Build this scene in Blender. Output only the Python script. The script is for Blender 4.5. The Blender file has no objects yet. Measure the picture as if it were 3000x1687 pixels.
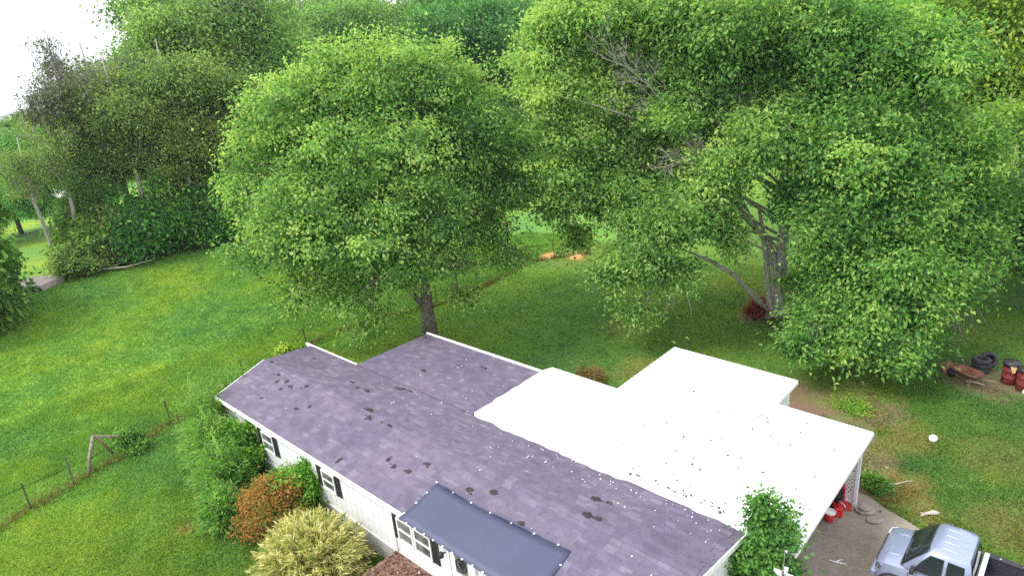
import bpy, bmesh, math, random
import numpy as np
from mathutils import Vector, Matrix, Euler

# ------------------------------------------------------------------ camera, sky, sun, exposure
scn = bpy.context.scene
COL = scn.collection
R_ = math.radians

cam_d = bpy.data.cameras.new('camera')
cam_d.sensor_width = 36.0
cam_d.lens = 36.0 * 1931.4 / 3000.0
cam_d.clip_start = 0.5
cam_d.clip_end = 9000
cam = bpy.data.objects.new('camera', cam_d)
COL.objects.link(cam)
_r = Vector((0.741276, 0.666316, -0.080822)); _u = Vector((-0.175592, 0.308734, 0.934800)); _f = Vector((-0.647825, 0.678753, -0.345857))
_m = Matrix((_r, _u, -_f)).transposed().to_4x4()
_m.translation = (0, 0, 14.7)
cam.matrix_world = _m
scn.camera = cam

SUN_DIR = Vector((-0.34, -0.50, 0.84)).normalized()      # towards the sun
world = bpy.data.worlds.new('World'); scn.world = world
world.use_nodes = True
wn = world.node_tree.nodes; wl = world.node_tree.links
wn.clear()
sky = wn.new('ShaderNodeTexSky'); sky.sky_type = 'NISHITA'; sky.sun_disc = False
sky.sun_elevation = math.asin(SUN_DIR.z)
sky.sun_rotation = math.atan2(SUN_DIR.x, SUN_DIR.y)
sky.air_density = 1.0; sky.dust_density = 3.0; sky.ozone_density = 1.0
hsv = wn.new('ShaderNodeHueSaturation'); hsv.inputs['Saturation'].default_value = 0.30
mixw = wn.new('ShaderNodeMix'); mixw.data_type = 'RGBA'; mixw.inputs[0].default_value = 0.72
mixw.inputs[7].default_value = (9.6, 10.0, 10.6, 1)          # even cloud layer
bg = wn.new('ShaderNodeBackground'); bg.inputs['Strength'].default_value = 0.10
wo = wn.new('ShaderNodeOutputWorld')
wl.new(sky.outputs[0], hsv.inputs['Color']); wl.new(hsv.outputs[0], mixw.inputs[6])
wl.new(mixw.outputs[2], bg.inputs['Color']); wl.new(bg.outputs[0], wo.inputs['Surface'])

sun_d = bpy.data.lights.new('sun', 'SUN'); sun_d.energy = 1.9; sun_d.angle = R_(20); sun_d.color = (1.0, 0.95, 0.86)
sun = bpy.data.objects.new('sun', sun_d); COL.objects.link(sun)
sun.rotation_euler = SUN_DIR.to_track_quat('Z', 'Y').to_euler()

scn.view_settings.view_transform = 'Standard'; scn.view_settings.look = 'None'
scn.view_settings.exposure = 1.28; scn.view_settings.gamma = 1.0
scn.view_settings.use_curve_mapping = False
scn.render.engine = 'CYCLES'
scn.cycles.use_denoising = False
scn.render.filter_size = 1.15
scn.cycles.max_bounces = 8; scn.cycles.diffuse_bounces = 5; scn.cycles.glossy_bounces = 2
scn.cycles.transmission_bounces = 6; scn.cycles.transparent_max_bounces = 6
scn.cycles.sample_clamp_indirect = 6

rnd = random.Random(11)
RG = np.random.default_rng(7)

# ------------------------------------------------------------------ helpers
class MB:
    """collects simple shapes into one mesh"""
    def __init__(s): s.v = []; s.f = []
    def add(s, vs, fs):
        b = len(s.v); s.v += [tuple(p) for p in vs]; s.f += [tuple(i + b for i in f) for f in fs]; return s
    def box(s, x0, x1, y0, y1, z0, z1, M=None):
        vs = [Vector(p) for p in ((x0,y0,z0),(x1,y0,z0),(x1,y1,z0),(x0,y1,z0),(x0,y0,z1),(x1,y0,z1),(x1,y1,z1),(x0,y1,z1))]
        if M: vs = [M @ p for p in vs]
        return s.add(vs, ((0,3,2,1),(4,5,6,7),(0,1,5,4),(1,2,6,5),(2,3,7,6),(3,0,4,7)))
    def prism(s, poly, z0, z1):
        n = len(poly)
        z0f = z0 if callable(z0) else (lambda x, y: z0)
        z1f = z1 if callable(z1) else (lambda x, y: z1)
        vs = [(x, y, z0f(x, y)) for x, y in poly] + [(x, y, z1f(x, y)) for x, y in poly]
        fs = [tuple(range(n))[::-1], tuple(range(n, 2*n))] + [(i, (i+1) % n, n+(i+1) % n, n+i) for i in range(n)]
        return s.add(vs, fs)
    def tube(s, pts, rad, n=6, cap=True):
        pts = [Vector(p) for p in pts]; m = len(pts)
        if not hasattr(rad, '__len__'): rad = [rad] * m
        vs = []; up = None
        for i, p in enumerate(pts):
            t = (pts[min(i+1, m-1)] - pts[max(i-1, 0)])
            if t.length < 1e-9: t = Vector((0,0,1))
            t.normalize()
            if up is None: up = t.orthogonal().normalized()
            up = (up - t * up.dot(t))
            if up.length < 1e-6: up = t.orthogonal()
            up.normalize(); w = t.cross(up)
            for k in range(n):
                a = 2*math.pi*k/n
                vs.append(p + (up*math.cos(a) + w*math.sin(a)) * rad[i])
        fs = []
        for i in range(m-1):
            for k in range(n):
                k2 = (k+1) % n
                fs.append((i*n+k, i*n+k2, (i+1)*n+k2, (i+1)*n+k))
        if cap: fs += [tuple(range(n))[::-1], tuple(range((m-1)*n, m*n))]
        return s.add(vs, fs)
    def bar(s, p, q, w, h):
        """square bar from p to q"""
        p = Vector(p); q = Vector(q); d = q - p; L = d.length
        M = Matrix.Translation(p) @ d.to_track_quat('X', 'Z').to_matrix().to_4x4()
        return s.box(0, L, -w/2, w/2, -h/2, h/2, M)
    def lathe(s, prof, c=(0,0,0), n=20, M=None):
        vs = []; m = len(prof)
        for r, z in prof:
            for k in range(n):
                a = 2*math.pi*k/n; p = Vector((r*math.cos(a), r*math.sin(a), z))
                if M: p = M @ p
                vs.append(p + Vector(c))
        fs = []
        for i in range(m-1):
            for k in range(n):
                k2 = (k+1) % n; fs.append((i*n+k, i*n+k2, (i+1)*n+k2, (i+1)*n+k))
        fs += [tuple(range(n))[::-1], tuple(range((m-1)*n, m*n))]
        return s.add(vs, fs)
    def build(s, name, mat, parent=None, smooth=False, bevel=0, seg=2):
        me = bpy.data.meshes.new(name); me.from_pydata(s.v, [], s.f); me.update()
        if mat: me.materials.append(mat)
        if smooth:
            for p in me.polygons: p.use_smooth = True
        o = bpy.data.objects.new(name, me); COL.objects.link(o)
        if parent: o.parent = parent
        if bevel:
            md = o.modifiers.new('bevel', 'BEVEL'); md.width = bevel; md.segments = seg; md.limit_method = 'ANGLE'
        return o

def mesh_from_arrays(name, V, F, mat, parent=None, tint=None, smooth=False):
    me = bpy.data.meshes.new(name)
    V = np.ascontiguousarray(V, dtype=np.float32); F = np.ascontiguousarray(F, dtype=np.int32)
    nf, k = F.shape
    me.vertices.add(len(V)); me.vertices.foreach_set('co', V.ravel())
    me.loops.add(nf*k); me.loops.foreach_set('vertex_index', F.ravel())
    me.polygons.add(nf); me.polygons.foreach_set('loop_start', np.arange(0, nf*k, k, dtype=np.int32))
    me.polygons.foreach_set('use_smooth', np.full(nf, bool(smooth)))
    me.update(calc_edges=True)
    if tint is not None:
        at = me.attributes.new('tint', 'FLOAT', 'POINT'); at.data.foreach_set('value', np.ascontiguousarray(tint, dtype=np.float32))
    if mat: me.materials.append(mat)
    o = bpy.data.objects.new(name, me); COL.objects.link(o)
    if parent: o.parent = parent
    return o

def tag(o, label=None, cat=None, group=None, kind=None):
    if label: o['label'] = label
    if cat: o['category'] = cat
    if group: o['group'] = group
    if kind: o['kind'] = kind
    return o
def empty(name, loc=(0,0,0), rz=0, label=None, cat=None, group=None):
    o = bpy.data.objects.new(name, None); COL.objects.link(o)
    o.location = loc; o.rotation_euler = (0,0,rz); o.empty_display_size = 0.2
    return tag(o, label, cat, group)
def copy_tree(o, parent=None):
    c = o.copy(); COL.objects.link(c)
    if parent: c.parent = parent
    for ch in list(o.children): copy_tree(ch, c)
    return c

# ---- materials
def newmat(name):
    m = bpy.data.materials.new(name); m.use_nodes = True
    nt = m.node_tree; b = nt.nodes['Principled BSDF']
    return m, nt, b
def nd(nt, t, **kw):
    n = nt.nodes.new(t)
    for k, v in kw.items(): setattr(n, k, v)
    return n
def ramp(nt, stops, fac=None, interp='LINEAR'):
    n = nt.nodes.new('ShaderNodeValToRGB'); n.color_ramp.interpolation = interp
    el = n.color_ramp.elements
    while len(el) < len(stops): el.new(0.5)
    for e, (p, c) in zip(el, stops):
        e.position = p; e.color = c if len(c) == 4 else (*c, 1)
    if fac: nt.links.new(fac, n.inputs[0])
    return n
def noise(nt, scale, detail=3, vec=None, rough=0.55):
    n = nt.nodes.new('ShaderNodeTexNoise'); n.inputs['Scale'].default_value = scale
    n.inputs['Detail'].default_value = detail; n.inputs['Roughness'].default_value = rough
    if vec: nt.links.new(vec, n.inputs['Vector'])
    return n
def mixc(nt, fac, a, b, blend='MIX'):
    n = nt.nodes.new('ShaderNodeMix'); n.data_type = 'RGBA'; n.blend_type = blend
    for i, x in ((0, fac), (6, a), (7, b)):
        if isinstance(x, (int, float)): n.inputs[i].default_value = x
        elif isinstance(x, tuple): n.inputs[i].default_value = x if len(x) == 4 else (*x, 1)
        else: nt.links.new(x, n.inputs[i])
    return n.outputs[2]
def bump(nt, b, h, strength=0.4, dist=0.02):
    n = nt.nodes.new('ShaderNodeBump'); n.inputs['Strength'].default_value = strength; n.inputs['Distance'].default_value = dist
    nt.links.new(h, n.inputs['Height']); nt.links.new(n.outputs[0], b.inputs['Normal'])
def objco(nt):
    return nd(nt, 'ShaderNodeTexCoord').outputs['Object']
def worldpos(nt):
    return nd(nt, 'ShaderNodeNewGeometry').outputs['Position']

def mat_plain(name, c1, c2, scale=6, rough=0.7, bstr=0.2, bdist=0.01, metal=0.0, spec=0.5, fine=None):
    m, nt, b = newmat(name)
    co = objco(nt); n = noise(nt, scale, 4, co)
    r = ramp(nt, [(0.3, c1), (0.7, c2)], n.outputs[0])
    nt.links.new(r.outputs[0], b.inputs['Base Color'])
    b.inputs['Roughness'].default_value = rough; b.inputs['Metallic'].default_value = metal
    b.inputs['Specular IOR Level'].default_value = spec
    if bstr:
        n2 = noise(nt, fine or scale*5, 4, co); bump(nt, b, n2.outputs[0], bstr, bdist)
    return m

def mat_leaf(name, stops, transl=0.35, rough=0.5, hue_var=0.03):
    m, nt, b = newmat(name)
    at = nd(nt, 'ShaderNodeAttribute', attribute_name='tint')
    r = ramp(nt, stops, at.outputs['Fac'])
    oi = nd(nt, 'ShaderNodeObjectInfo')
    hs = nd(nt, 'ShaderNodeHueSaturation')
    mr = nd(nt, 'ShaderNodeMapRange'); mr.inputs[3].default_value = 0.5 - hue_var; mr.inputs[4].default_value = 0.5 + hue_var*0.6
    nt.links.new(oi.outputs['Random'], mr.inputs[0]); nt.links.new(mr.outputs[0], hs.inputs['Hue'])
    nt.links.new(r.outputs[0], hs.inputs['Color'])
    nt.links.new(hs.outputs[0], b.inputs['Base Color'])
    b.inputs['Roughness'].default_value = rough; b.inputs['Specular IOR Level'].default_value = 0.35
    tr = nd(nt, 'ShaderNodeBsdfTranslucent')
    br = mixc(nt, 1.0, hs.outputs[0], (1.25, 1.35, 0.7), 'MULTIPLY')
    nt.links.new(br, tr.inputs['Color'])
    mx = nd(nt, 'ShaderNodeMixShader'); mx.inputs[0].default_value = transl
    nt.links.new(b.outputs[0], mx.inputs[1]); nt.links.new(tr.outputs[0], mx.inputs[2])
    nt.links.new(mx.outputs[0], nt.nodes['Material Output'].inputs['Surface'])
    return m

M = {}
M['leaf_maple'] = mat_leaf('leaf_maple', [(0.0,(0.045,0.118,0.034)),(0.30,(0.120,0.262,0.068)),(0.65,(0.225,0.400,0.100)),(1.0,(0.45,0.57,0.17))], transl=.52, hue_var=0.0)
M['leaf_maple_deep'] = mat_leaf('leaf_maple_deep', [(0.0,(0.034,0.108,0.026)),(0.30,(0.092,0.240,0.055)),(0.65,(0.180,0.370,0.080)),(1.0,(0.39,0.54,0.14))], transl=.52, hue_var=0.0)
M['leaf_olive'] = mat_leaf('leaf_olive', [(0.0,(0.067,0.138,0.039)),(0.4,(0.157,0.283,0.076)),(0.75,(0.254,0.410,0.106)),(1.0,(0.410,0.540,0.162))], transl=.42)
M['leaf_dark'] = mat_leaf('leaf_dark', [(0.0,(0.035,0.105,0.030)),(0.4,(0.081,0.216,0.056)),(0.75,(0.147,0.342,0.075)),(1.0,(0.280,0.501,0.127))])
M['leaf_bright'] = mat_leaf('leaf_bright', [(0.0,(0.060,0.158,0.015)),(0.4,(0.128,0.300,0.027)),(0.75,(0.217,0.420,0.045)),(1.0,(0.375,0.540,0.075))])
M['leaf_grey'] = mat_leaf('leaf_grey', [(0.0,(0.08,0.10,0.07)),(0.5,(0.15,0.18,0.13)),(1.0,(0.26,0.29,0.22))])
M['leaf_pine'] = mat_leaf('leaf_pine', [(0.0,(0.050,0.070,0.035)),(0.5,(0.095,0.125,0.055)),(1.0,(0.17,0.17,0.08))], transl=0.2)
M['leaf_hedge'] = mat_leaf('leaf_hedge', [(0.0,(0.038,0.113,0.022)),(0.4,(0.086,0.247,0.038)),(0.75,(0.161,0.383,0.060)),(1.0,(0.324,0.563,0.108))])
M['leaf_feather'] = mat_leaf('leaf_feather', [(0.0,(0.09,0.21,0.04)),(0.4,(0.17,0.36,0.08)),(0.75,(0.26,0.45,0.11)),(1.0,(0.38,0.52,0.17))], transl=.5, hue_var=.012)
M['leaf_orange'] = mat_leaf('leaf_orange', [(0.0,(0.08,0.16,0.02)),(0.30,(0.16,0.18,0.03)),(0.5,(0.29,0.17,0.035)),(0.75,(0.37,0.165,0.04)),(1.0,(0.46,0.25,0.07))], hue_var=0.0)
M['leaf_yellow'] = mat_leaf('leaf_yellow', [(0.0,(0.07,0.18,0.030)),(0.22,(0.24,0.29,0.06)),(0.6,(0.50,0.46,0.17)),(1.0,(0.72,0.66,0.34))], hue_var=0.0)
M['leaf_red'] = mat_leaf('leaf_red', [(0.0,(0.16,0.03,0.02)),(0.5,(0.30,0.06,0.045)),(1.0,(0.42,0.13,0.09))], hue_var=0.0)
M['leaf_dry'] = mat_leaf('leaf_dry', [(0.0,(0.10,0.085,0.03)),(0.5,(0.22,0.16,0.05)),(1.0,(0.36,0.27,0.10))], hue_var=0.0)
M['leaf_orangedry'] = mat_leaf('leaf_orangedry', [(0.0,(0.26,0.13,0.03)),(0.5,(0.44,0.22,0.06)),(1.0,(0.55,0.33,0.12))], hue_var=0.0)
M['bark'] = mat_plain('bark', (0.11,0.085,0.07), (0.27,0.23,0.20), 5, 0.9, 0.6, 0.03)
M['bark_pale'] = mat_plain('bark_pale', (0.28,0.255,0.225), (0.52,0.485,0.44), 6, 0.9, 0.5, 0.02)
M['twig'] = mat_plain('twig', (0.30,0.27,0.23), (0.50,0.46,0.41), 6, 0.9, 0.2)
M['white'] = mat_plain('white_paint', (0.74,0.75,0.77), (0.82,0.83,0.84), 2, 0.5, 0.05)
M['trim'] = mat_plain('trim_white', (0.72,0.71,0.70), (0.82,0.81,0.80), 9, 0.5, 0.1)
M['black'] = mat_plain('black_paint', (0.012,0.012,0.014), (0.025,0.025,0.03), 8, 0.5, 0.05)
M['rubber'] = mat_plain('rubber', (0.02,0.02,0.024), (0.05,0.047,0.055), 8, 0.85, 0.3)
M['liner'] = mat_plain('bed_liner', (0.015,0.014,0.02), (0.03,0.028,0.04), 10, 0.7, 0.3)
M['rust'] = mat_plain('rust', (0.10,0.035,0.022), (0.22,0.085,0.05), 7, 0.9, 0.4)
M['drum_red'] = mat_plain('drum_red', (0.10,0.012,0.012), (0.22,0.03,0.025), 5, 0.6, 0.2)
M['red'] = mat_plain('red_plastic', (0.50,0.012,0.018), (0.62,0.025,0.03), 5, 0.4, 0.05)
M['yellow'] = mat_plain('yellow_plastic', (0.72,0.40,0.02), (0.8,0.5,0.04), 5, 0.45, 0.05)
M['greybox'] = mat_plain('grey_plastic', (0.22,0.25,0.34), (0.32,0.35,0.45), 5, 0.5, 0.05)
M['wood_grey'] = mat_plain('weathered_wood', (0.13,0.105,0.08), (0.30,0.25,0.20), 9, 0.9, 0.4)
M['wood_brown'] = mat_plain('brown_wood', (0.12,0.062,0.045), (0.24,0.14,0.10), 9, 0.9, 0.4)
M['steel_post'] = mat_plain('steel_post', (0.06,0.05,0.04), (0.14,0.11,0.08), 9, 0.8, 0.2)
M['stone'] = mat_plain('stone', (0.20,0.17,0.15), (0.36,0.31,0.28), 5, 0.95, 0.5, 0.02)
M['concrete_pale'] = mat_plain('pale_concrete', (0.36,0.28,0.27), (0.50,0.42,0.40), 3, 0.9, 0.3)
M['clay'] = mat_plain('clay', (0.38,0.17,0.05), (0.55,0.29,0.10), 3, 0.95, 0.5, 0.03)
M['tar'] = mat_plain('tar', (0.010,0.008,0.012), (0.032,0.026,0.030), 6, 0.8, 0.5)
M['tarp'] = mat_plain('blue_grey_sheet', (0.041,0.047,0.094), (0.048,0.054,0.105), 1.2, 0.6, 0.15, 0.01, fine=3)
M['chrome'] = mat_plain('chrome', (0.55,0.56,0.58), (0.65,0.66,0.68), 5, 0.2, 0, metal=1.0)
M['litter_white'] = mat_plain('white_petal', (0.75,0.75,0.78), (0.85,0.85,0.86), 5, 0.7, 0)
M['litter_dark'] = mat_plain('dark_litter', (0.03,0.022,0.018), (0.12,0.08,0.05), 9, 0.9, 0)

m, nt, b = newmat('glass'); M['glass'] = m
b.inputs['Base Color'].default_value = (0.012, 0.02, 0.022, 1); b.inputs['Roughness'].default_value = 0.08; b.inputs['Specular IOR Level'].default_value = 0.35
m, nt, b = newmat('pane_grey'); M['pane'] = m
n_ = noise(nt, 2.5, 2, objco(nt)); r_ = ramp(nt, [(0.35,(0.06,0.07,0.07)),(0.65,(0.22,0.23,0.22))], n_.outputs[0])
nt.links.new(r_.outputs[0], b.inputs['Base Color']); b.inputs['Roughness'].default_value = 0.12

# silver car paint
m, nt, b = newmat('silver_paint'); M['silver'] = m
n_ = noise(nt, 900, 1, objco(nt)); r_ = ramp(nt, [(0.3,(0.24,0.28,0.42)),(0.7,(0.29,0.33,0.48))], n_.outputs[0])
nt.links.new(r_.outputs[0], b.inputs['Base Color'])
b.inputs['Metallic'].default_value = 0.45; b.inputs['Roughness'].default_value = 0.34
b.inputs['Coat Weight'].default_value = 0.6; b.inputs['Coat Roughness'].default_value = 0.08

# siding: vertical panel grooves
def mat_siding(name, c1, c2, pitch, axis='X'):
    m, nt, b = newmat(name); co = objco(nt)
    n = noise(nt, 1.3, 4, co); r = ramp(nt, [(0.3, c1), (0.75, c2)], n.outputs[0])
    st = noise(nt, 3.0, 4, None)
    mp = nd(nt, 'ShaderNodeMapping'); mp.inputs['Scale'].default_value = (6, 6, 0.5); nt.links.new(co, mp.inputs[0]); nt.links.new(mp.outputs[0], st.inputs['Vector'])
    rs = ramp(nt, [(0.55,(1,1,1)),(0.8,(0.80,0.79,0.77))], st.outputs[0])
    nt.links.new(mixc(nt, 1.0, r.outputs[0], rs.outputs[0], 'MULTIPLY'), b.inputs['Base Color'])
    b.inputs['Roughness'].default_value = 0.55
    return m
M['siding'] = mat_siding('white_siding', (0.66,0.67,0.70), (0.76,0.77,0.79), 0.2)
M['skirt'] = mat_siding('skirting', (0.50,0.50,0.52), (0.62,0.61,0.62), 0.2)

# white roof coating
m, nt, b = newmat('white_roof_coating'); M['coating'] = m
co = objco(nt); n_ = noise(nt, 0.7, 5, co); r_ = ramp(nt, [(0.3,(0.62,0.62,0.63)),(0.7,(0.70,0.70,0.70))], n_.outputs[0])
n2 = noise(nt, 9, 5, co); r2 = ramp(nt, [(0.62,(1,1,1)),(0.80,(0.92,0.91,0.90))], n2.outputs[0])
nt.links.new(mixc(nt, 1.0, r_.outputs[0], r2.outputs[0], 'MULTIPLY'), b.inputs['Base Color'])
b.inputs['Roughness'].default_value = 0.6; bump(nt, b, n2.outputs[0], 0.2, 0.01)

# shingles (random tone per tab)
def mat_shingle(name, per_object):
    m, nt, b = newmat(name); co = worldpos(nt)
    rv = nd(nt, 'ShaderNodeObjectInfo').outputs['Random'] if per_object else nd(nt, 'ShaderNodeNewGeometry').outputs['Random Per Island']
    r = ramp(nt, [(0.0,(0.105,0.093,0.135)),(0.5,(0.115,0.102,0.145)),(0.85,(0.127,0.114,0.156)),(1.0,(0.155,0.142,0.184))], rv)
    big = noise(nt, 0.35, 3, co); rb = ramp(nt, [(0.3,(0.86,0.85,0.90)),(0.7,(1.12,1.06,1.06))], big.outputs[0])
    gr = noise(nt, 30, 4, co); rg = ramp(nt, [(0.3,(0.86,0.86,0.86)),(0.72,(1.12,1.12,1.12))], gr.outputs[0])
    md_ = noise(nt, 2.2, 4, co); rm = ramp(nt, [(0.35,(0.85,0.85,0.86)),(0.68,(1.12,1.12,1.12))], md_.outputs[0])
    c = mixc(nt, 1.0, mixc(nt, 1.0, r.outputs[0], rb.outputs[0], 'MULTIPLY'), rg.outputs[0], 'MULTIPLY')
    c = mixc(nt, 1.0, c, rm.outputs[0], 'MULTIPLY')
    nt.links.new(c, b.inputs['Base Color']); b.inputs['Roughness'].default_value = 0.85; b.inputs['Specular IOR Level'].default_value = 0.3
    bump(nt, b, gr.outputs[0], 0.4, 0.006)
    return m
M['shingle_obj'] = mat_shingle('shingle_single', True)
M['shingle'] = mat_shingle('shingle_field', False)

# lawn: shared colour by world position; bare / dry spots listed in world coordinates
DRY = [(-3.6,21.2,1.3,1.2),(-4.2,20.9,0.9,1.0),(-2.5,20.4,0.7,0.9),(-3.9,24.4,1.2,0.75),(-4.5,23.3,0.9,0.8),(-6.6,26.0,2.0,0.55),(-0.3,21.0,1.5,0.7),(-1.2,24.6,1.6,0.5),(-4.9,21.9,1.3,0.6),
       (-14.6,23.6,1.6,0.6),(-21.6,5.3,0.35,1.0),(-13.4,35.2,1.5,0.6),(-27.5,36.3,3.0,0.55),(-1.6,18.9,1.0,0.7),(-18.0,27.6,1.5,0.45)]
DIRT = [(-7.6,24.0,1.5,1.0),(-6.0,23.6,1.3,0.75),(-8.6,25.4,1.4,0.8),(-2.4,30.6,1.7,0.75),(-13.0,32.0,0.9,0.8),(-4.4,20.3,0.7,0.8),(-26.1,20.4,0.8,0.7),(-5.4,25.6,1.4,0.6),(-9.6,24.6,1.5,.6),(-4.6,22.2,.9,.55)]
def spotmask(nt, co, spots):
    dn = noise(nt, 1.6, 7, co, .7)
    out = None
    for x, y, r, w in spots:
        sub = nd(nt, 'ShaderNodeVectorMath', operation='DISTANCE'); nt.links.new(co, sub.inputs[0]); sub.inputs[1].default_value = (x, y, 0)
        ad = nd(nt, 'ShaderNodeMath', operation='MULTIPLY_ADD'); nt.links.new(dn.outputs[0], ad.inputs[0]); ad.inputs[1].default_value = 2.2*r; nt.links.new(sub.outputs['Value'], ad.inputs[2])
        mr = nd(nt, 'ShaderNodeMapRange'); mr.inputs[1].default_value = 1.1*r + 0.45*r; mr.inputs[2].default_value = 1.1*r + 1.2*r; mr.inputs[3].default_value = w; mr.inputs[4].default_value = 0
        nt.links.new(ad.outputs[0], mr.inputs[0])
        if out is None: out = mr.outputs[0]
        else:
            mx = nd(nt, 'ShaderNodeMath', operation='MAXIMUM'); nt.links.new(out, mx.inputs[0]); nt.links.new(mr.outputs[0], mx.inputs[1]); out = mx.outputs[0]
    return out
def lawn_color(nt, co):
    big = noise(nt, 0.10, 4, co, 0.6)
    base = ramp(nt, [(0.32,(0.074,0.185,0.048)),(0.50,(0.108,0.225,0.036)),(0.66,(0.160,0.250,0.030))], big.outputs[0]).outputs[0]
    mid = noise(nt, 0.7, 5, co, 0.65)
    rm = ramp(nt, [(0.30,(0.74,0.84,0.92)),(0.52,(1,1,1)),(0.72,(1.22,1.10,0.92))], mid.outputs[0])
    c = mixc(nt, 1.0, base, rm.outputs[0], 'MULTIPLY')
    fine = noise(nt, 5.0, 5, co, 0.7)
    rf = ramp(nt, [(0.30,(0.74,0.78,0.78)),(0.52,(1,1,1)),(0.72,(1.18,1.15,1.05))], fine.outputs[0])
    c = mixc(nt, 1.0, c, rf.outputs[0], 'MULTIPLY')
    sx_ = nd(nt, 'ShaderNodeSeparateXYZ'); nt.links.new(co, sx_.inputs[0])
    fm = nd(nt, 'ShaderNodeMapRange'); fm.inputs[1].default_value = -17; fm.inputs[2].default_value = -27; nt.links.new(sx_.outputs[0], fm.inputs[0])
    c = mixc(nt, 1.0, c, mixc(nt, fm.outputs[0], (0.76, 0.74, 0.84), (1.26, 1.16, 1.14)), 'MULTIPLY')     # lawn colour multiplied paler towards the pasture, darker across the yard
    dm = nd(nt, 'ShaderNodeMath', operation='MULTIPLY'); nt.links.new(spotmask(nt, co, DRY), dm.inputs[0]); dm.inputs[1].default_value = 0.62
    c = mixc(nt, dm.outputs[0], c, (0.21, 0.145, 0.050))
    c = mixc(nt, spotmask(nt, co, DIRT), c, (0.165, 0.105, 0.075))
    return c, fine
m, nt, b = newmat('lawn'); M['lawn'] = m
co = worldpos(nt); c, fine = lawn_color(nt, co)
wood = noise(nt, 0.12, 6, co, 0.7); rw = ramp(nt, [(0.3,(0.020,0.050,0.014)),(0.7,(0.060,0.110,0.030))], wood.outputs[0])
sx = nd(nt, 'ShaderNodeSeparateXYZ'); nt.links.new(co, sx.inputs[0])
mr = nd(nt, 'ShaderNodeMapRange'); mr.inputs[1].default_value = 118; mr.inputs[2].default_value = 140; nt.links.new(sx.outputs[1], mr.inputs[0])
c = mixc(nt, mr.outputs[0], c, rw.outputs[0])
nt.links.new(c, b.inputs['Base Color']); b.inputs['Roughness'].default_value = 0.95; b.inputs['Specular IOR Level'].default_value = 0.1
bump(nt, b, fine.outputs[0], 0.8, 0.08)
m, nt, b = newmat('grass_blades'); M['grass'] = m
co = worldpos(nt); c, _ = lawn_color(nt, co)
at = nd(nt, 'ShaderNodeAttribute', attribute_name='tint'); ra = ramp(nt, [(0,(1.1,1.2,1.15)),(0.5,(1.6,1.58,1.4)),(1,(2.2,2.0,1.7))], at.outputs['Fac'])
c = mixc(nt, 1.0, c, ra.outputs[0], 'MULTIPLY'); nt.links.new(c, b.inputs['Base Color']); b.inputs['Roughness'].default_value = 0.7; b.inputs['Specular IOR Level'].default_value = 0.2
tr = nd(nt, 'ShaderNodeBsdfTranslucent'); nt.links.new(c, tr.inputs['Color']); mx = nd(nt, 'ShaderNodeMixShader'); mx.inputs[0].default_value = 0.4
nt.links.new(b.outputs[0], mx.inputs[1]); nt.links.new(tr.outputs[0], mx.inputs[2]); nt.links.new(mx.outputs[0], nt.nodes['Material Output'].inputs['Surface'])

# driveway concrete
m, nt, b = newmat('driveway_concrete'); M['drive'] = m
co = objco(nt); n1 = noise(nt, 0.8, 5, co, 0.65); r1 = ramp(nt, [(0.3,(0.20,0.164,0.134)),(0.55,(0.265,0.225,0.186)),(0.75,(0.335,0.292,0.248))], n1.outputs[0])
n2 = noise(nt, 14, 5, co, 0.7); r2 = ramp(nt, [(0.3,(0.72,0.71,0.70)),(0.7,(1.18,1.17,1.15))], n2.outputs[0])
nt.links.new(mixc(nt, 1.0, r1.outputs[0], r2.outputs[0], 'MULTIPLY'), b.inputs['Base Color']); b.inputs['Roughness'].default_value = 0.9; bump(nt, b, n2.outputs[0], 0.3, 0.01)

# ------------------------------------------------------------------ terrain
def sstep(a, b, x):
    t = np.clip((x - a) / (b - a), 0, 1); return t*t*(3 - 2*t)
def gz(x, y):
    x = np.asarray(x, float); y = np.asarray(y, float)
    drop = -np.minimum(0.06*np.maximum(0, -68 - x), 220)
    hill = 95*sstep(135, 620, y)
    und = (0.10*np.sin(x*0.31 + 0.4*y*0.2) + 0.08*np.sin(y*0.43 + x*0.17)) * sstep(30, 36, -x) * (1 - sstep(56, 60, -x))
    far = 6*np.sin(x*0.011 + 1)*np.cos(y*0.013) * sstep(250, 600, np.hypot(x, y))
    return drop + hill + und + far
def axis(lo, hi, n0, n1, step, far_lo, far_hi):
    near = np.arange(lo, hi + 1e-6, step)
    left = lo - np.geomspace(step, lo - far_lo, n0); right = hi + np.geomspace(step, far_hi - hi, n1)
    return np.concatenate([left[::-1], near, right])
ax = axis(-72, 12, 34, 26, 1.0, -3600, 1800); ay = axis(-6, 60, 22, 40, 1.0, -600, 3800)
GX, GY = np.meshgrid(ax, ay); GZ = gz(GX, GY)
nx, ny = len(ax), len(ay)
idx = np.arange(nx*ny).reshape(ny, nx)
F = np.stack([idx[:-1,:-1], idx[:-1,1:], idx[1:,1:], idx[1:,:-1]], -1).reshape(-1, 4)
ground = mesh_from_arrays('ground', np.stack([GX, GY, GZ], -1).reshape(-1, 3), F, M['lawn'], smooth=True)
tag(ground, kind='structure')

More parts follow.
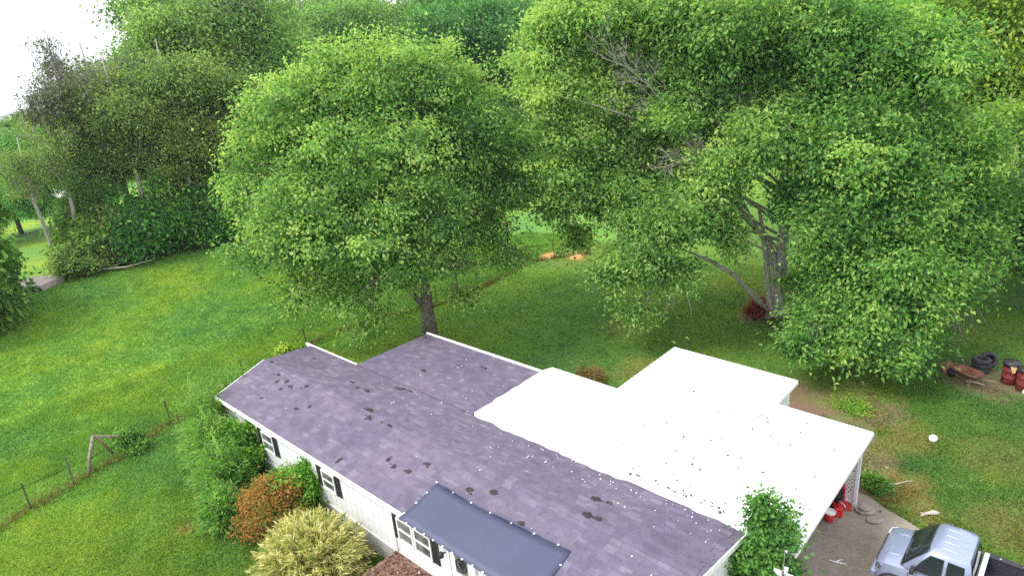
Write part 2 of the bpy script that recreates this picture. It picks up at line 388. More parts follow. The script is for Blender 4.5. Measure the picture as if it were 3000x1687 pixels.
# driveway: irregular concrete apron from the carport to the truck
edge = [(-13.0,13.6),(-13.0,19.3),(-5.2,19.9),(-4.3,20.15),(-3.6,19.95),(-3.05,19.75),(-2.6,19.55),(-1.5,19.0),(-0.2,18.75),(1.5,18.6),(4.5,18.4),(9,18.0),(9,5.0),(1.0,6.0),(-2.2,9.5),(-3.6,12.6),(-4.6,13.6)]
def ragged(poly, amp, step, rg):
    out = []
    for (x0, y0), (x1, y1) in zip(poly, poly[1:] + poly[:1]):
        L = math.hypot(x1-x0, y1-y0); n = max(1, int(L/step))
        for k in range(n):
            t = k/n; out.append((x0+(x1-x0)*t + rg.uniform(-amp, amp), y0+(y1-y0)*t + rg.uniform(-amp, amp)))
    return out
rg = random.Random(3)
drive = MB().prism(ragged(edge, 0.06, 0.35, rg), -0.1, 0.03).build('driveway', M['drive']); tag(drive, kind='structure')

# ------------------------------------------------------------------ plant generators
RB = np.array([0.744, 0.668]); DB = np.array([-0.668, 0.744])     # across and along the view axis of the yard, used to lay out crowns
def unit(a): return a / np.maximum(np.linalg.norm(a, axis=-1, keepdims=True), 1e-9)
def leaves(rg, P, out, tint, L, W, droop=0.45, spread=0.6, up=0.6, fold=0.25):
    n = len(P)
    t = unit(out*0.8 + np.array([0,0,-droop]) + rg.normal(0, spread, (n,3)))
    nn = rg.normal(0, 0.55, (n,3)) + np.array([0,0,up]) + out*0.5
    nn = unit(nn - t*np.sum(nn*t, -1, keepdims=True)); w = np.cross(nn, t)
    Ls = (L*rg.uniform(0.65, 1.3, n))[:,None]; Ws = (W*rg.uniform(0.7, 1.25, n))[:,None]
    b = P - t*Ls*0.3
    V = np.stack([b, b + t*Ls*0.45 + w*Ws*0.5 + nn*Ws*fold, b + t*Ls - nn*Ws*0.25, b + t*Ls*0.45 - w*Ws*0.5 + nn*Ws*fold], 1).reshape(-1, 3)
    i = np.arange(n)*4
    F = np.concatenate([np.stack([i, i+1, i+2], 1), np.stack([i, i+2, i+3], 1)], 0)
    return V, F, np.repeat(tint, 4)
def crown_points(rg, lobes, nclump, inner=0.45, reject=0.55):
    lob = np.array([l[:7] for l in lobes], float)
    C = lob[:, :3]; RR = np.stack([lob[:,3], lob[:,3], lob[:,4]], 1)
    wts = (RR[:,0]*RR[:,0] + 2*RR[:,0]*RR[:,2])*lob[:,5]; wts /= wts.sum()
    cnt = np.maximum(3, (wts*nclump).astype(int))
    PP=[]; DD=[]; TT=[]; LI=[]
    for i in range(len(lob)):
        per = 7
        n = max(4, int(cnt[i]/per*1.35))
        d = unit(rg.normal(0, 1, (n,3)))
        K = rg.normal(0, 2.6, (4,3)); ph = rg.uniform(0, 6.28, 4)
        bumpy = 1 + 0.12*np.cos(d @ K.T + ph).sum(1) + rg.normal(0, .09, n)
        rad = (1 - inner*rg.uniform(0, 1, n)**1.6)*bumpy
        p = C[i] + d*RR[i]*rad[:,None]
        keep = np.ones(n, bool)
        for j in range(len(lob)):
            if j != i: keep &= np.linalg.norm((p - C[j])/RR[j], axis=1) > reject
        p = p[keep]; d = d[keep]
        if len(p) == 0: continue
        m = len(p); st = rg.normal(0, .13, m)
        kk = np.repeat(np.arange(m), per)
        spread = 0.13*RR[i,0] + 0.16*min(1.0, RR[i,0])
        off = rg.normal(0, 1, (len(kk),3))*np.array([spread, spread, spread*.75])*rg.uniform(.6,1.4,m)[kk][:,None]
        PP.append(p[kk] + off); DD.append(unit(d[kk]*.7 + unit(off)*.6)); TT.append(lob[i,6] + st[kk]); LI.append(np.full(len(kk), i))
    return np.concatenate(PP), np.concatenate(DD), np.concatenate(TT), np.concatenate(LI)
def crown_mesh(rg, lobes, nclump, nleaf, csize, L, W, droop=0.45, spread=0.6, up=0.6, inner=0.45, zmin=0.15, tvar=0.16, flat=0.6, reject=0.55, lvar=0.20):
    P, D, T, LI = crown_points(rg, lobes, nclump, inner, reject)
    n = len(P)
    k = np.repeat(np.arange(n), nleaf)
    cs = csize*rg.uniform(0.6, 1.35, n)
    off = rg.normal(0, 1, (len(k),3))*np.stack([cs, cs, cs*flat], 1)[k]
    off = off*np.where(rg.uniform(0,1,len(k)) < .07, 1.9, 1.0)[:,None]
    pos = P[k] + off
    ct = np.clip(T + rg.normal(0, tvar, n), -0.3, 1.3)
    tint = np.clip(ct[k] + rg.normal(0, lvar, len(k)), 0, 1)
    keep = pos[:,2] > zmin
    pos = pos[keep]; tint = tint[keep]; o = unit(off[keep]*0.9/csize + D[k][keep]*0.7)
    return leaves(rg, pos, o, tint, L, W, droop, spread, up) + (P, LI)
def lobes_ab(lst):
    out = []
    for a, b, z, r, rz, de, ti in lst:
        q = RB*a + DB*b; out.append((q[0], q[1], z, r, rz, de, ti))
    return out
def bez(p, q, bend, n=6):
    p = Vector(p); q = Vector(q); c = (p+q)/2 + Vector(bend)
    return [(p*(1-t)**2 + c*2*t*(1-t) + q*t*t) for t in [i/(n-1) for i in range(n)]]
def limbs_mesh(pr, trunk, tr_r, lobes, P, LI, twigs, mbT, mbB, attach=(0.35, 0.9), lr=0.16, twig_r=0.035, n=7):
    """trunk tube, one limb to each lobe, twigs from limb ends to leaf clumps"""
    m = len(trunk)
    mbT.tube(trunk, tr_r, 10)
    tk = [Vector(p) for p in trunk]
    def at(t):
        f = t*(m-1); i = min(int(f), m-2); return tk[i].lerp(tk[i+1], f-i)
    for i, lb in enumerate(lobes):
        c = Vector(lb[:3])
        hz = (c.z/tk[-1].z) if tk[-1].z else 0.5
        t = min(attach[1], max(attach[0], hz*0.72 + pr.uniform(-0.08, 0.08)))
        s = at(t)
        if hz < 0.5 and i:          # low lobes hang from a higher lobe
            j = min(range(len(lobes)), key=lambda q: (Vector(lobes[q][:3])-c).length + (1e3 if lobes[q][2] < c.z + 0.8 else 0))
            s = Vector(lobes[j][:3])
        L = (c-s).length
        pts = bez(s, c, Vector((pr.uniform(-.1,.1)*L, pr.uniform(-.1,.1)*L, 0.06*L)), n)
        r0 = min(lr*(0.6+0.09*L), tr_r[0]*0.75)
        mbB.tube(pts, [r0*(1-0.72*k/(n-1)) for k in range(n)], 6)
        ii = np.where(LI == i)[0]
        if len(ii) == 0: continue
        for j in pr.sample(list(ii), min(twigs, len(ii))):
            q = Vector(P[j]); s2 = pts[pr.randint(n//2, n-1)]
            l2 = (q-s2).length
            mbB.tube(bez(s2, q, Vector((pr.uniform(-.12,.12)*l2, pr.uniform(-.12,.12)*l2, 0.08*l2)), 4), [twig_r*1.3, twig_r, twig_r*.7, twig_r*.3], 4, cap=False)

# ------------------------------------------------------------------ mobile home
X0, X1 = -25.15, -5.3; YF, YB = 8.54, 13.35; YR = 10.94; ZE, ZR = 2.70, 3.14
home = empty('mobile_home', (0,0,0), 0, 'long white mobile home with purple grey shingle roof', 'house')
def wall_y(mb, x0, x1, y, z0, z1, pitch, depth=0.02, face=-1):
    """ribbed sheet facing -y or +y with real grooves"""
    n = max(1, int(round((x1-x0)/pitch))); w = (x1-x0)/n
    for i in range(n):
        a = x0 + i*w
        mb.box(a+0.008, a+w-0.008, y - depth if face < 0 else y, y if face < 0 else y + depth, z0, z1)
def wall_x(mb, y0, y1, x, z0, z1, pitch, depth=0.02, face=1, ztop=None):
    n = max(1, int(round((y1-y0)/pitch))); w = (y1-y0)/n
    for i in range(n):
        a = y0 + i*w
        zt = z1 if ztop is None else ztop(a+w/2)
        mb.box(x if face > 0 else x-depth, x+depth if face > 0 else x, a+0.008, a+w-0.008, z0, zt)
def gable_z(y): return ZE - 0.08 + (ZR-ZE)*(1 - abs(y-YR)/(YR-YF)) - 0.04
wl_ = MB()
wl_.box(X0+0.25, X1-0.12, YF+0.2, YB-0.2, 0.75, 2.60)
wall_y(wl_, X0+0.22, X1-0.1, YF+0.2, 0.80, 2.58, 0.30)
wall_x(wl_, YF+0.2, YB-0.2, X1-0.12, 0.80, 2.58, 0.30, ztop=gable_z)
wall_x(wl_, YF+0.2, YB-0.2, X0+0.25, 0.80, 2.58, 0.30, face=-1, ztop=gable_z)
wl_.build('wall', M['siding'], home)
sk = MB(); sk.box(X0+0.27, X1-0.14, YF+0.22, YB-0.22, 0.0, 0.748)
wall_y(sk, X0+0.25, X1-0.12, YF+0.21, 0.02, 0.70, 0.12, 0.016); wall_x(sk, YF+0.21, YB-0.21, X1-0.13, 0.02, 0.70, 0.12, 0.016)
sk.build('skirting', M['skirt'], home)
MB().box(X0+0.2, X1-0.06, YF+0.155, YF+0.179, 0.72, 0.795).build('belt_trim', M['trim'], home)
MB().box(-14.02, -13.92, YF+0.13, YF+0.175, 0.80, 2.55).build('corner_trim', M['trim'], home)

def skew(x, y):          # left gable end stands slightly out of square
    t = max(0.0, min(1.0, (x - X0)/ -0.01 if False else (X1 - x)/(X1 - X0)))
    return x + t*((y - YR)/(YB - YF))*(-0.9)
roof = MB()
th = 0.10
for ya, za, yb, zb in ((YF, ZE, YR, ZR), (YR, ZR, YB, ZE)):
    p = [(skew(X0, ya), ya, za), (skew(X1, ya), ya, za), (skew(X1, yb), yb, zb), (skew(X0, yb), yb, zb)]
    roof.add(p + [(a, b_, c_-th) for a, b_, c_ in p], ((0,1,2,3),(7,6,5,4),(4,5,1,0),(5,6,2,1),(6,7,3,2),(7,4,0,3)))
roofo = roof.build('roof', M['shingle'], home)
# shingles : tabs laid in courses; the nearest as single parts, the rest in one part
SW, SE = 0.33, 0.145
unit_sh = None
def shingle_mesh():
    me = bpy.data.meshes.new('shingle')
    w, l, t = SW/2 - 0.002, SE + 0.05, 0.005
    v = [(-w,0,t),(w,0,t),(w,l,0.004),(-w,l,0.004),(-w,0,0.001),(w,0,0.001),(w,l,0.001),(-w,l,0.001)]
    me.from_pydata(v, [], [(0,1,2,3),(4,7,6,5),(0,4,5,1),(1,5,6,2),(2,6,7,3),(3,7,4,0)]); me.update()
    me.materials.append(M['shingle_obj']); return me
shm = shingle_mesh()
spots = []          # (x, y, z, matrix)
def lay(x0f, x1f, ya, za, yb, zb, facing):
    """courses from the eave (ya) up to yb"""
    d = Vector((0, yb-ya, zb-za)); L = d.length; d.normalize()
    up = Vector((0, -d.z, d.y)) if facing > 0 else Vector((0, d.z, -d.y))
    if up.z < 0: up = -up
    xa = d.cross(up)
    n = int(L/SE)
    for k in range(n):
        o = Vector((0, ya, za)) + d*(k*SE) + up*0.006*1
        xs, xe = x0f(o.y), x1f(o.y)
        off = rnd.uniform(0, SW)
        x = xs + SW/2 - off + SW
        while x < xe - SW/2:
            lift = rnd.uniform(0, 0.003)
            p = Vector((x, o.y, o.z)) + up*lift
            Mx = Matrix((xa if xa.x > 0 else -xa, d, up)).transposed().to_4x4()
            if Mx.determinant() < 0:
                Mx = Matrix((-(xa if xa.x > 0 else -xa), d, up)).transposed().to_4x4()
            Mx.translation = p
            spots.append((p, Mx)); x += SW
lay(lambda y: skew(X0, y), lambda y: X1, YF, ZE, YR, ZR, 1)
lay(lambda y: skew(X0, y), lambda y: X1, YB, ZE, YR, ZR, -1)
AX0, AX1, AY1 = -22.05, -15.18, 17.2        # shingled rear addition
lay(lambda y: AX0, lambda y: AX1, AY1, 2.62, YB+0.02, 2.73, -1)
def on_tarp(p): return p.y < 9.95 and -13.3 < p.x < -8.2
camp = Vector((0, 0, 14.7))
def in_view(p):
    q = _m.inverted() @ p
    x = q.x/-q.z*1931.4 + 1500; y = 843.5 - q.y/-q.z*1931.4
    return 0 < x < 3000 and 0 < y < 1687
order = sorted(spots, key=lambda s: ((not in_view(s[0])) or on_tarp(s[0]), (s[0]-camp).length))
for p, Mx in order[:300]:
    o = bpy.data.objects.new('shingle', shm); COL.objects.link(o); o.parent = roofo; o.matrix_local = Mx
bv = np.array([v.co[:] for v in shm.vertices]); bf = np.array([p.vertices[:] for p in shm.polygons])
V = []; F = []
for i, (p, Mx) in enumerate(order[300:]):
    A = np.array(Mx)[:3,:3]; V.append(bv @ A.T + np.array(p)); F.append(bf + 8*i)
sh = mesh_from_arrays('shingle_field', np.concatenate(V), np.concatenate(F), M['shingle'], roofo); tag(sh, kind='stuff')
# ridge caps
rc = MB()
xx = X0 + 0.1
while xx < X1 - 0.3:
    rc.add([(xx,YR-0.13,ZR-0.002),(xx+0.3,YR-0.13,ZR-0.006),(xx+0.3,YR,ZR+0.014),(xx,YR,ZR+0.018),(xx+0.3,YR+0.13,ZR-0.006),(xx,YR+0.13,ZR-0.002)], ((0,1,2,3),(3,2,4,5)))
    xx += 0.28
rc.build('ridge_cap', M['shingle'], roofo)
# trims along eaves
MB().box(skew(X0, YF), X1+0.02, YF-0.075, YF-0.012, ZE-0.13, ZE-0.005).build('gutter', M['trim'], roofo)
def rake(x, y0, z0, y1, z1, name='rake_trim'):
    mb = MB(); a = skew(x, y0); b_ = skew(x, y1)
    e = 0.03 if x == X1 else -0.03
    p = [(a, y0, z0+0.012), (a+e, y0, z0+0.012), (b_+e, y1, z1+0.012), (b_, y1, z1+0.012)]
    mb.add(p + [(q[0], q[1], q[2]-0.15) for q in p], ((0,1,2,3),(7,6,5,4),(4,5,1,0),(5,6,2,1),(6,7,3,2),(7,4,0,3)))
    return mb.build(name, M['trim'], roofo)
rake(X1, YF, ZE, YR, ZR); rake(X1, YR, ZR, YB, ZE); rake(X0, YF, ZE, YR, ZR)
MB().box(-26.0, -22.08, YB+0.002, YB+0.07, ZE-0.10, ZE+0.035).build('eave_trim', M['trim'], roofo)
# rear addition
add = MB(); add.box(AX0+0.15, AX1+1.0, YB-0.1, AY1-0.15, 0, 2.45); add.build('addition_wall', M['siding'], home)
ar = MB(); ar.prism([(AX0,YB+0.012),(AX1,YB+0.012),(AX1,AY1),(AX0,AY1)], lambda x,y: 2.52, lambda x,y: 2.735-(y-YB)*0.028)
aro = ar.build('addition_roof', M['shingle'], home)
MB().box(AX0-0.03, AX1+0.2, AY1+0.003, AY1+0.09, 2.48, 2.69).build('fascia', M['trim'], aro)
MB().box(AX0-0.06, AX0-0.004, YB+0.08, AY1, 2.5, 2.64).build('side_fascia', M['black'], aro)

def window(parent, x0, x1, z0, z1, y, sash=True, shutters=(True, True), sw=0.27):
    f = MB(); t = 0.05
    f.box(x0-t, x1+t, y-0.05, y, z1, z1+t); f.box(x0-t, x1+t, y-0.06, y, z0-t, z0); f.box(x0-t, x0, y-0.05, y, z0, z1); f.box(x1, x1+t, y-0.05, y, z0, z1)
    wo_ = f.build('window', M['trim'], parent)
    MB().box(x0, x1, y-0.022, y-0.006, z0, z1).build('pane', M['pane'], wo_)
    if sash: MB().box(x0, x1, y-0.044, y-0.024, (z0+z1)/2-0.025, (z0+z1)/2+0.025).build('sash_rail', M['trim'], wo_)
    for s, on in zip((-1, 1), shutters):
        if not on: continue
        a = x0-t-0.02-sw if s < 0 else x1+t+0.02
        sh_ = MB(); sh_.box(a, a+0.03, y-0.035, y, z0-0.05, z1+0.07); sh_.box(a+sw-0.03, a+sw, y-0.035, y, z0-0.05, z1+0.07)
        k = z0-0.05
        while k < z1+0.04: sh_.box(a+0.03, a+sw-0.03, y-0.028, y-0.002, k, k+0.028); k += 0.04
        sh_.box(a+0.03, a+sw-0.03, y-0.006, y-0.001, z0-0.05, z1+0.07)
        sh_.build('shutter', M['black'], wo_)
    return wo_
yw = YF + 0.172
window(home, -17.62, -16.98, 1.50, 2.12, yw, True, (True, True))
window(home, -13.68, -13.08, 1.40, 2.12, yw, True, (True, False))
window(home, -12.92, -12.28, 1.40, 2.12, yw, True, (False, True))
window(home, -21.6, -20.9, 1.45, 2.12, yw, True, (True, True))
# front door with a wheel shaped light
door = MB().box(-11.42, -10.52, yw-0.045, yw-0.004, 0.95, 2.36).build('door', M['white'], home, bevel=0.01)
fr = MB(); fr.box(-11.50, -11.424, yw-0.075, yw, 0.93, 2.44); fr.box(-10.516, -10.44, yw-0.075, yw, 0.93, 2.44); fr.box(-11.424, -10.516, yw-0.075, yw, 2.364, 2.44); fr.build('door_frame', M['trim'], door)
MB().box(-11.22, -10.74, yw-0.055, yw-0.046, 1.62, 2.24).build('door_light', M['pane'], door)
wh = MB(); cx_, cz_ = -10.98, 1.94
for k in range(24):
    a = 2*math.pi*k/24; a2 = 2*math.pi*(k+1)/24
    wh.bar((cx_+0.2*math.cos(a), yw-0.064, cz_+0.2*math.sin(a)), (cx_+0.2*math.cos(a2), yw-0.064, cz_+0.2*math.sin(a2)), 0.022, 0.022)
for k in range(6):
    a = math.pi*k/6; wh.bar((cx_-0.19*math.cos(a), yw-0.064, cz_-0.19*math.sin(a)), (cx_+0.19*math.cos(a), yw-0.064, cz_+0.19*math.sin(a)), 0.016, 0.012)
wh.build('wheel_ornament', M['black'], door)
MB().box(-11.20, -10.76, yw-0.056, yw-0.046, 1.05, 1.50).build('door_panel', M['trim'], door)
ol = MB(); ol.bar((-11.62, yw-0.02, 2.02), (-11.62, yw-0.16, 2.06), 0.03, 0.03); ol.lathe([(0.03,0),(0.07,0.03),(0.075,0.14),(0.04,0.19),(0.01,0.2)], (-11.62, yw-0.17, 1.94), 10); ol.build('porch_lamp', M['black'], home, bevel=0.004)
# gable end window
gw = MB(); xg = X1-0.095; gw.box(xg, xg+0.04, 11.3, 12.1, 1.25, 1.30); gw.box(xg, xg+0.04, 11.3, 12.1, 2.15, 2.2); gw.box(xg, xg+0.04, 11.3, 11.35, 1.3, 2.15); gw.box(xg, xg+0.04, 12.05, 12.1, 1.3, 2.15)
g_ = gw.build('window', M['trim'], home); MB().box(xg+0.004, xg+0.02, 11.35, 12.05, 1.30, 2.15).build('pane', M['glass'], g_)

# roof details: tar patches
def roof_pt(x, y):
    if y > YB: return Vector((x, y, 2.735-(y-YB)*0.028 + 0.022))
    z = ZE + (ZR-ZE)*(1 - abs(y-YR)/(YR-YF)); return Vector((x, y, z + 0.028))
TAR = TAR_LIST = [(-23.9,12.5,.16,.10),(-24.6,11.0,.14,.10),(-24.3,11.1,.10,.07),(-23.4,10.6,.16,.12),(-23.0,10.3,.14,.10),(-22.6,10.5,.20,.14),(-22.1,10.4,.18,.11),(-22.4,10.1,.12,.08),(-21.5,10.7,.17,.12),
 (-20.2,10.0,.17,.11),(-20.6,9.7,.20,.10),(-22.6,9.4,.13,.09),(-20.5,12.1,.22,.10),(-19.9,11.9,.16,.10),(-19.4,12.0,.26,.13),(-17.9,11.0,.45,.17),(-17.5,10.7,.30,.12),(-16.5,10.8,.25,.08),
 (-18.8,13.0,.45,.10),(-18.3,13.15,.30,.09),(-16.7,8.85,.10,.22),(-15.2,9.7,.16,.12),(-14.8,9.6,.18,.12),(-14.2,9.7,.20,.12),(-13.9,10.2,.20,.10),(-12.0,10.1,.24,.13),(-11.3,10.4,.28,.12),(-9.9,9.95,.20,.14),
 (-8.9,11.9,.30,.16),(-8.55,12.0,.16,.10),(-8.6,11.1,.34,.19),(-8.3,11.15,.20,.12),(-19.2,14.6,.30,.10),(-17.3,16.2,.16,.09),(-21.8,16.9,.30,.08)]
def blob(mb, fn, x, y, rx, ry, rg, n=11, lift=0.012):
    a0 = rg.uniform(0, 6.28)
    ring = []
    for k in range(n):
        a = 2*math.pi*k/n; s = rg.uniform(0.55, 1.15)
        dx = rx*s*math.cos(a); dy = ry*s*math.sin(a)
        ring.append(fn(x+dx, y+dy))
    c = fn(x, y) + Vector((0,0,lift))
    n0 = len(ring)
    mb.add(ring + [c], [(k, (k+1) % n0, n0) for k in range(n0)])
for x, y, rx, ry in TAR:
    mb = MB(); blob(mb, roof_pt, x, y, rx*0.6, ry*0.75, rnd, 17); mb.build('tar_patch', M['tar'], roofo)
    for q in range(rnd.randint(1, 3)):
        mb = MB(); blob(mb, roof_pt, x + rnd.gauss(0, rx*.7), y + rnd.gauss(0, ry*.5), rx*rnd.uniform(.12,.4), ry*rnd.uniform(.15,.4), rnd, 9); mb.build('tar_patch', M['tar'], roofo)

# ------------------------------------------------------------------ white coated patio cover / carport
ZW = 2.735
patio = empty('patio_cover', (-8,17,0), 0, 'flat white coated patio cover and carport joined to the back of the home', 'patio cover')
Wp = [(-15.16,13.42),(-15.16,17.25),(-15.0,17.62),(-11.98,17.60),(-11.95,21.70),(-7.07,21.60),(-7.07,19.68),(-4.10,19.65),(-4.10,13.30)]
front = []
x = -4.10
while x > -15.1:
    front.append((x, 13.30 + rnd.uniform(-0.05, 0.06) - (0.05 if -14 < x < -9 else 0))); x -= 0.28
left = [(-15.16 + rnd.uniform(-.05,.05), y) for y in np.arange(13.7, 17.1, 0.3)]
poly = front[::1] + [(-15.16,13.42)] + left + Wp[1:-1]
wslab = MB().prism([(a+8, b_-17) for a, b_ in poly], ZW-0.09, lambda x, y: ZW + 0.012*max(0, 1)).build('roof', M['coating'], patio)
# drip edges
de = MB()
for (xa, ya), (xb, yb) in zip(Wp[1:-1], Wp[2:]):
    d = Vector((xb-xa, yb-ya, 0)).normalized(); nrm = Vector((-d.y, d.x, 0))
    p = Vector((xa+8, ya-17, ZW-0.08)) + nrm*0.02; q = Vector((xb+8, yb-17, ZW-0.08)) + nrm*0.02
    de.bar(p, q, 0.035, 0.13)
de.build('drip_edge', M['trim'], wslab)
# lavender bare strip left by the coating near the house
bs = MB(); ring = [(-9.3,13.42),(-8.6,13.62),(-7.8,13.70),(-7.0,13.66),(-6.3,13.56),(-6.0,13.42),(-6.6,13.30),(-7.6,13.27),(-8.6,13.30)]
bs.add([(x+8, y-17, ZW+0.0165) for x, y in ring], [tuple(range(len(ring)))])
M['lavender'] = mat_plain('thin_coating', (0.33,0.31,0.42), (0.45,0.43,0.54), 4, 0.7, 0.1)
bs.build('bare_strip', M['lavender'], wslab)
# enclosed back room under the cover
br = MB(); br.box(-11.75+8, -7.26+8, 17.3-17, 21.45-17, 0, 2.5); wall_x(br, 17.4-17, 21.45-17, -7.26+8, 0.05, 2.5, 0.3); br.box(-14.95+8, -11.85+8, 13.45-17, 17.4-17, 0, 2.48)
br.build('wall', M['siding'], patio)
MB().box(-7.2+8, -7.10+8, 19.8-17, 21.6-17, 2.49, 2.62).build('fascia', M['black'], patio)
for (x, y) in ((-4.32,19.45),(-4.32,13.55),(-7.0,19.45)):
    MB().box(x-0.05+8, x+0.05+8, y-0.05-17, y+0.05-17, 0.02, ZW-0.1).build('post', M['white'], patio, bevel=0.006)
def lattice(parent, p0, ux, w, h, pitch, sw, mat, name='lattice', t=0.012):
    """diagonal lattice: every slat a part; p0 lower corner, ux horizontal unit vector"""
    P0 = Vector(p0); ux = Vector(ux); uz = Vector((0,0,1)); nrm = ux.cross(uz)
    fr = MB()
    for a, b_ in (((0,0),(w,0)),((0,h),(w,h)),((0,0),(0,h)),((w,0),(w,h))):
        fr.bar(P0+ux*a[0]+uz*a[1], P0+ux*b_[0]+uz*b_[1], 0.05, 0.05)
    lat = fr.build(name, mat, parent)
    for sgn in (1, -1):
        k = -h
        while k < w:
            if sgn > 0: a = (k, 0); b_ = (k+h, h)
            else: a = (k, h); b_ = (k+h, 0)
            x0_, x1_ = max(0, a[0]), min(w, b_[0])
            if x1_-x0_ > 0.05:
                f = lambda xx_: a[1] + (b_[1]-a[1])*(xx_-a[0])/(b_[0]-a[0])
                p = P0+ux*x0_+uz*f(x0_)+nrm*sgn*t/2*1.05; q = P0+ux*x1_+uz*f(x1_)+nrm*sgn*t/2*1.05
                d = (q-p).normalized(); sd = nrm.cross(d)*sw/2; n2 = nrm*t/2
                vs = [p-sd-n2, p+sd-n2, q+sd-n2, q-sd-n2, p-sd+n2, p+sd+n2, q+sd+n2, q-sd+n2]
                MB().add(vs, ((0,1,2,3),(7,6,5,4),(4,5,1,0),(5,6,2,1),(6,7,3,2),(7,4,0,3))).build('slat', mat, lat)
            k += pitch
    return lat
lattice(patio, (-6.9+8, 19.48-17, 0.12), (1,0,0), 2.5, 2.42, 0.145, 0.042, M['white'])
M['lattice_brown'] = mat_plain('brown_lattice', (0.16,0.10,0.07), (0.28,0.19,0.14), 8, 0.9, 0.3)
lattice(patio, (-5.22+8, 13.5-17, 0.12), (1,0,0), 0.9, 2.3, 0.145, 0.045, M['lattice_brown'], 'brown_lattice')

# ------------------------------------------------------------------ sheet on the roof, litter
sheet = empty('roof_sheet', (-10.8, 9.2, ZE), 0, 'blue grey sheet nailed over the lower front slope of the shingle roof', 'roof sheet')
n1, n2 = 26, 7; V = []; F = []
for i in range(n1+1):
    for j in range(n2+1):
        u = i/n1; v = j/n2
        x = -13.02 + (4.75)*u + 0.06*math.sin(v*3) ; y = 8.30 + v*(1.48) + 0.05*math.sin(u*3.14)*(1-2*v)*0 - (0.10*math.sin(u*math.pi)*v) + 0.16*u*v
        z = ZE + (ZR-ZE)*(y-YF)/(YR-YF) + 0.045 + 0.012*math.sin(u*9+v*2) + 0.02*math.sin(u*4)*v
        V.append((x+10.8, y-9.2, z-ZE))
for i in range(n1):
    for j in range(n2):
        a = i*(n2+1)+j; F.append((a, a+n2+1, a+n2+2, a+1))
so = mesh_from_arrays('cover_sheet', V, F, M['tarp'], sheet, smooth=True)
md = so.modifiers.new('thick', 'SOLIDIFY'); md.thickness = 0.02; md.offset = 1
wr = MB()
wr.tube([(V[i*(n2+1)+n2][0], V[i*(n2+1)+n2][1]+0.01, V[i*(n2+1)+n2][2]+0.03+0.02*math.sin(i*0.5)) for i in range(2, n1-4)], 0.022, 5)
wr.build('rolled_edge', M['tarp'], sheet, smooth=True)
nails = []
for i in range(0, n1+1, 2): nails += [V[i*(n2+1)], V[i*(n2+1)+n2]] if i % 4 == 0 else [V[i*(n2+1)]]
for j in range(1, n2, 2): nails += [V[j], V[n1*(n2+1)+j]]
nm = MB().lathe([(0.030,0.0),(0.030,0.012),(0.012,0.02)], n=6).build('nail_cap', M['litter_white'], sheet); first = True
for p in nails:
    o = nm if first else nm.copy()
    if not first: COL.objects.link(o)
    first = False; o.location = (p[0], p[1], p[2]+0.024)
# white petals scattered over the shingles, dark bits over the coating
def scatter_bits(name, pts, size, mat, parent, rg, flat=0.4):
    n = len(pts); P = np.array(pts)
    t = unit(rg.normal(0,1,(n,3))*np.array([1,1,flat])); nn = np.array([0,0,1.0]) + rg.normal(0,.35,(n,3)); nn = unit(nn - t*np.sum(nn*t,-1,keepdims=True)); w = np.cross(nn,t)
    s = (size*rg.uniform(0.5,1.5,n))[:,None]; asp = rg.uniform(0.35,0.9,n)[:,None]
    V = np.stack([P - t*s - w*s*asp*.3, P - t*s*.2 + w*s*asp, P + t*s, P + t*s*.1 - w*s*asp], 1).reshape(-1,3)
    i = np.arange(n)*4; F = np.stack([i,i+1,i+2,i+3],1)
    o = mesh_from_arrays(name, V, F, mat, parent); return o
pts = []
while len(pts) < 190:
    c = rnd.random()
    if c < 0.45: x = rnd.uniform(-13, -5.5); y = 13.3 - abs(rnd.gauss(0, 0.7))
    elif c < 0.75: x = rnd.uniform(-20, -14); y = rnd.uniform(12.2, 16.5) if x > -21 else 13
    else: x = rnd.uniform(-24.5, -5.6); y = rnd.uniform(8.7, 13.2)
    if y < 8.6 or (y > 13.2 and not (AX0 < x < AX1)) : continue
    if on_tarp(Vector((x, y, 0))): continue
    p = roof_pt(x, y); pts.append((p.x, p.y, p.z+0.012))
o = scatter_bits('fallen_petals', pts, 0.020, M['litter_white'], None, RG); tag(o, 'tiny white petals sprinkled over the shingles', 'petals', kind='stuff')
pts = []
for k in range(150):
    if k < 45: x = rnd.uniform(-9.2, -6.0); y = 13.55 + abs(rnd.gauss(0, 0.10)) + (0.1 if -8.5 < x < -6.3 else 0)
    else: x = rnd.gauss(-7.0, 1.9); y = rnd.uniform(13.8, 19.3)
    if x > -4.3 or x < -14: continue
    pts.append((x, y, ZW + 0.03))
o = scatter_bits('leaf_litter', pts, 0.042, M['litter_dark'], None, RG); tag(o, 'dark dead leaves and twigs scattered on the white roof', 'leaf litter', kind='stuff')

# porch deck by the front door
deck = empty('porch_deck', (-11.3, 7.7, 0), 0, 'brown plank porch deck littered with dead leaves below the front door', 'deck')
y = 6.75
while y < 8.55:
    MB().box(-2.62 + rnd.uniform(-.02,.02), 3.2, y-7.7, y-7.7+0.125, 0.84, 0.872 + rnd.uniform(0, .006)).build('plank', M['wood_brown'], deck); y += 0.135
rim = MB(); rim.box(-2.58, 3.15, -0.93, -0.89, 0.66, 0.83); rim.box(-2.58, -2.54, -0.89, 0.84, 0.66, 0.83); rim.build('rim_joist', M['wood_brown'], deck)
for x in (-2.5, 0.2, 3.0): MB().box(x, x+0.09, -0.87, -0.78, 0, 0.836).build('post', M['wood_brown'], deck)
pts = [(rnd.uniform(-13.9,-8.4), rnd.uniform(6.8, 8.6), 0.885 + rnd.random()*0.03) for _ in range(3800)]
V_ = scatter_bits('dead_leaves', pts, 0.035, None, None, RG, 0.8)
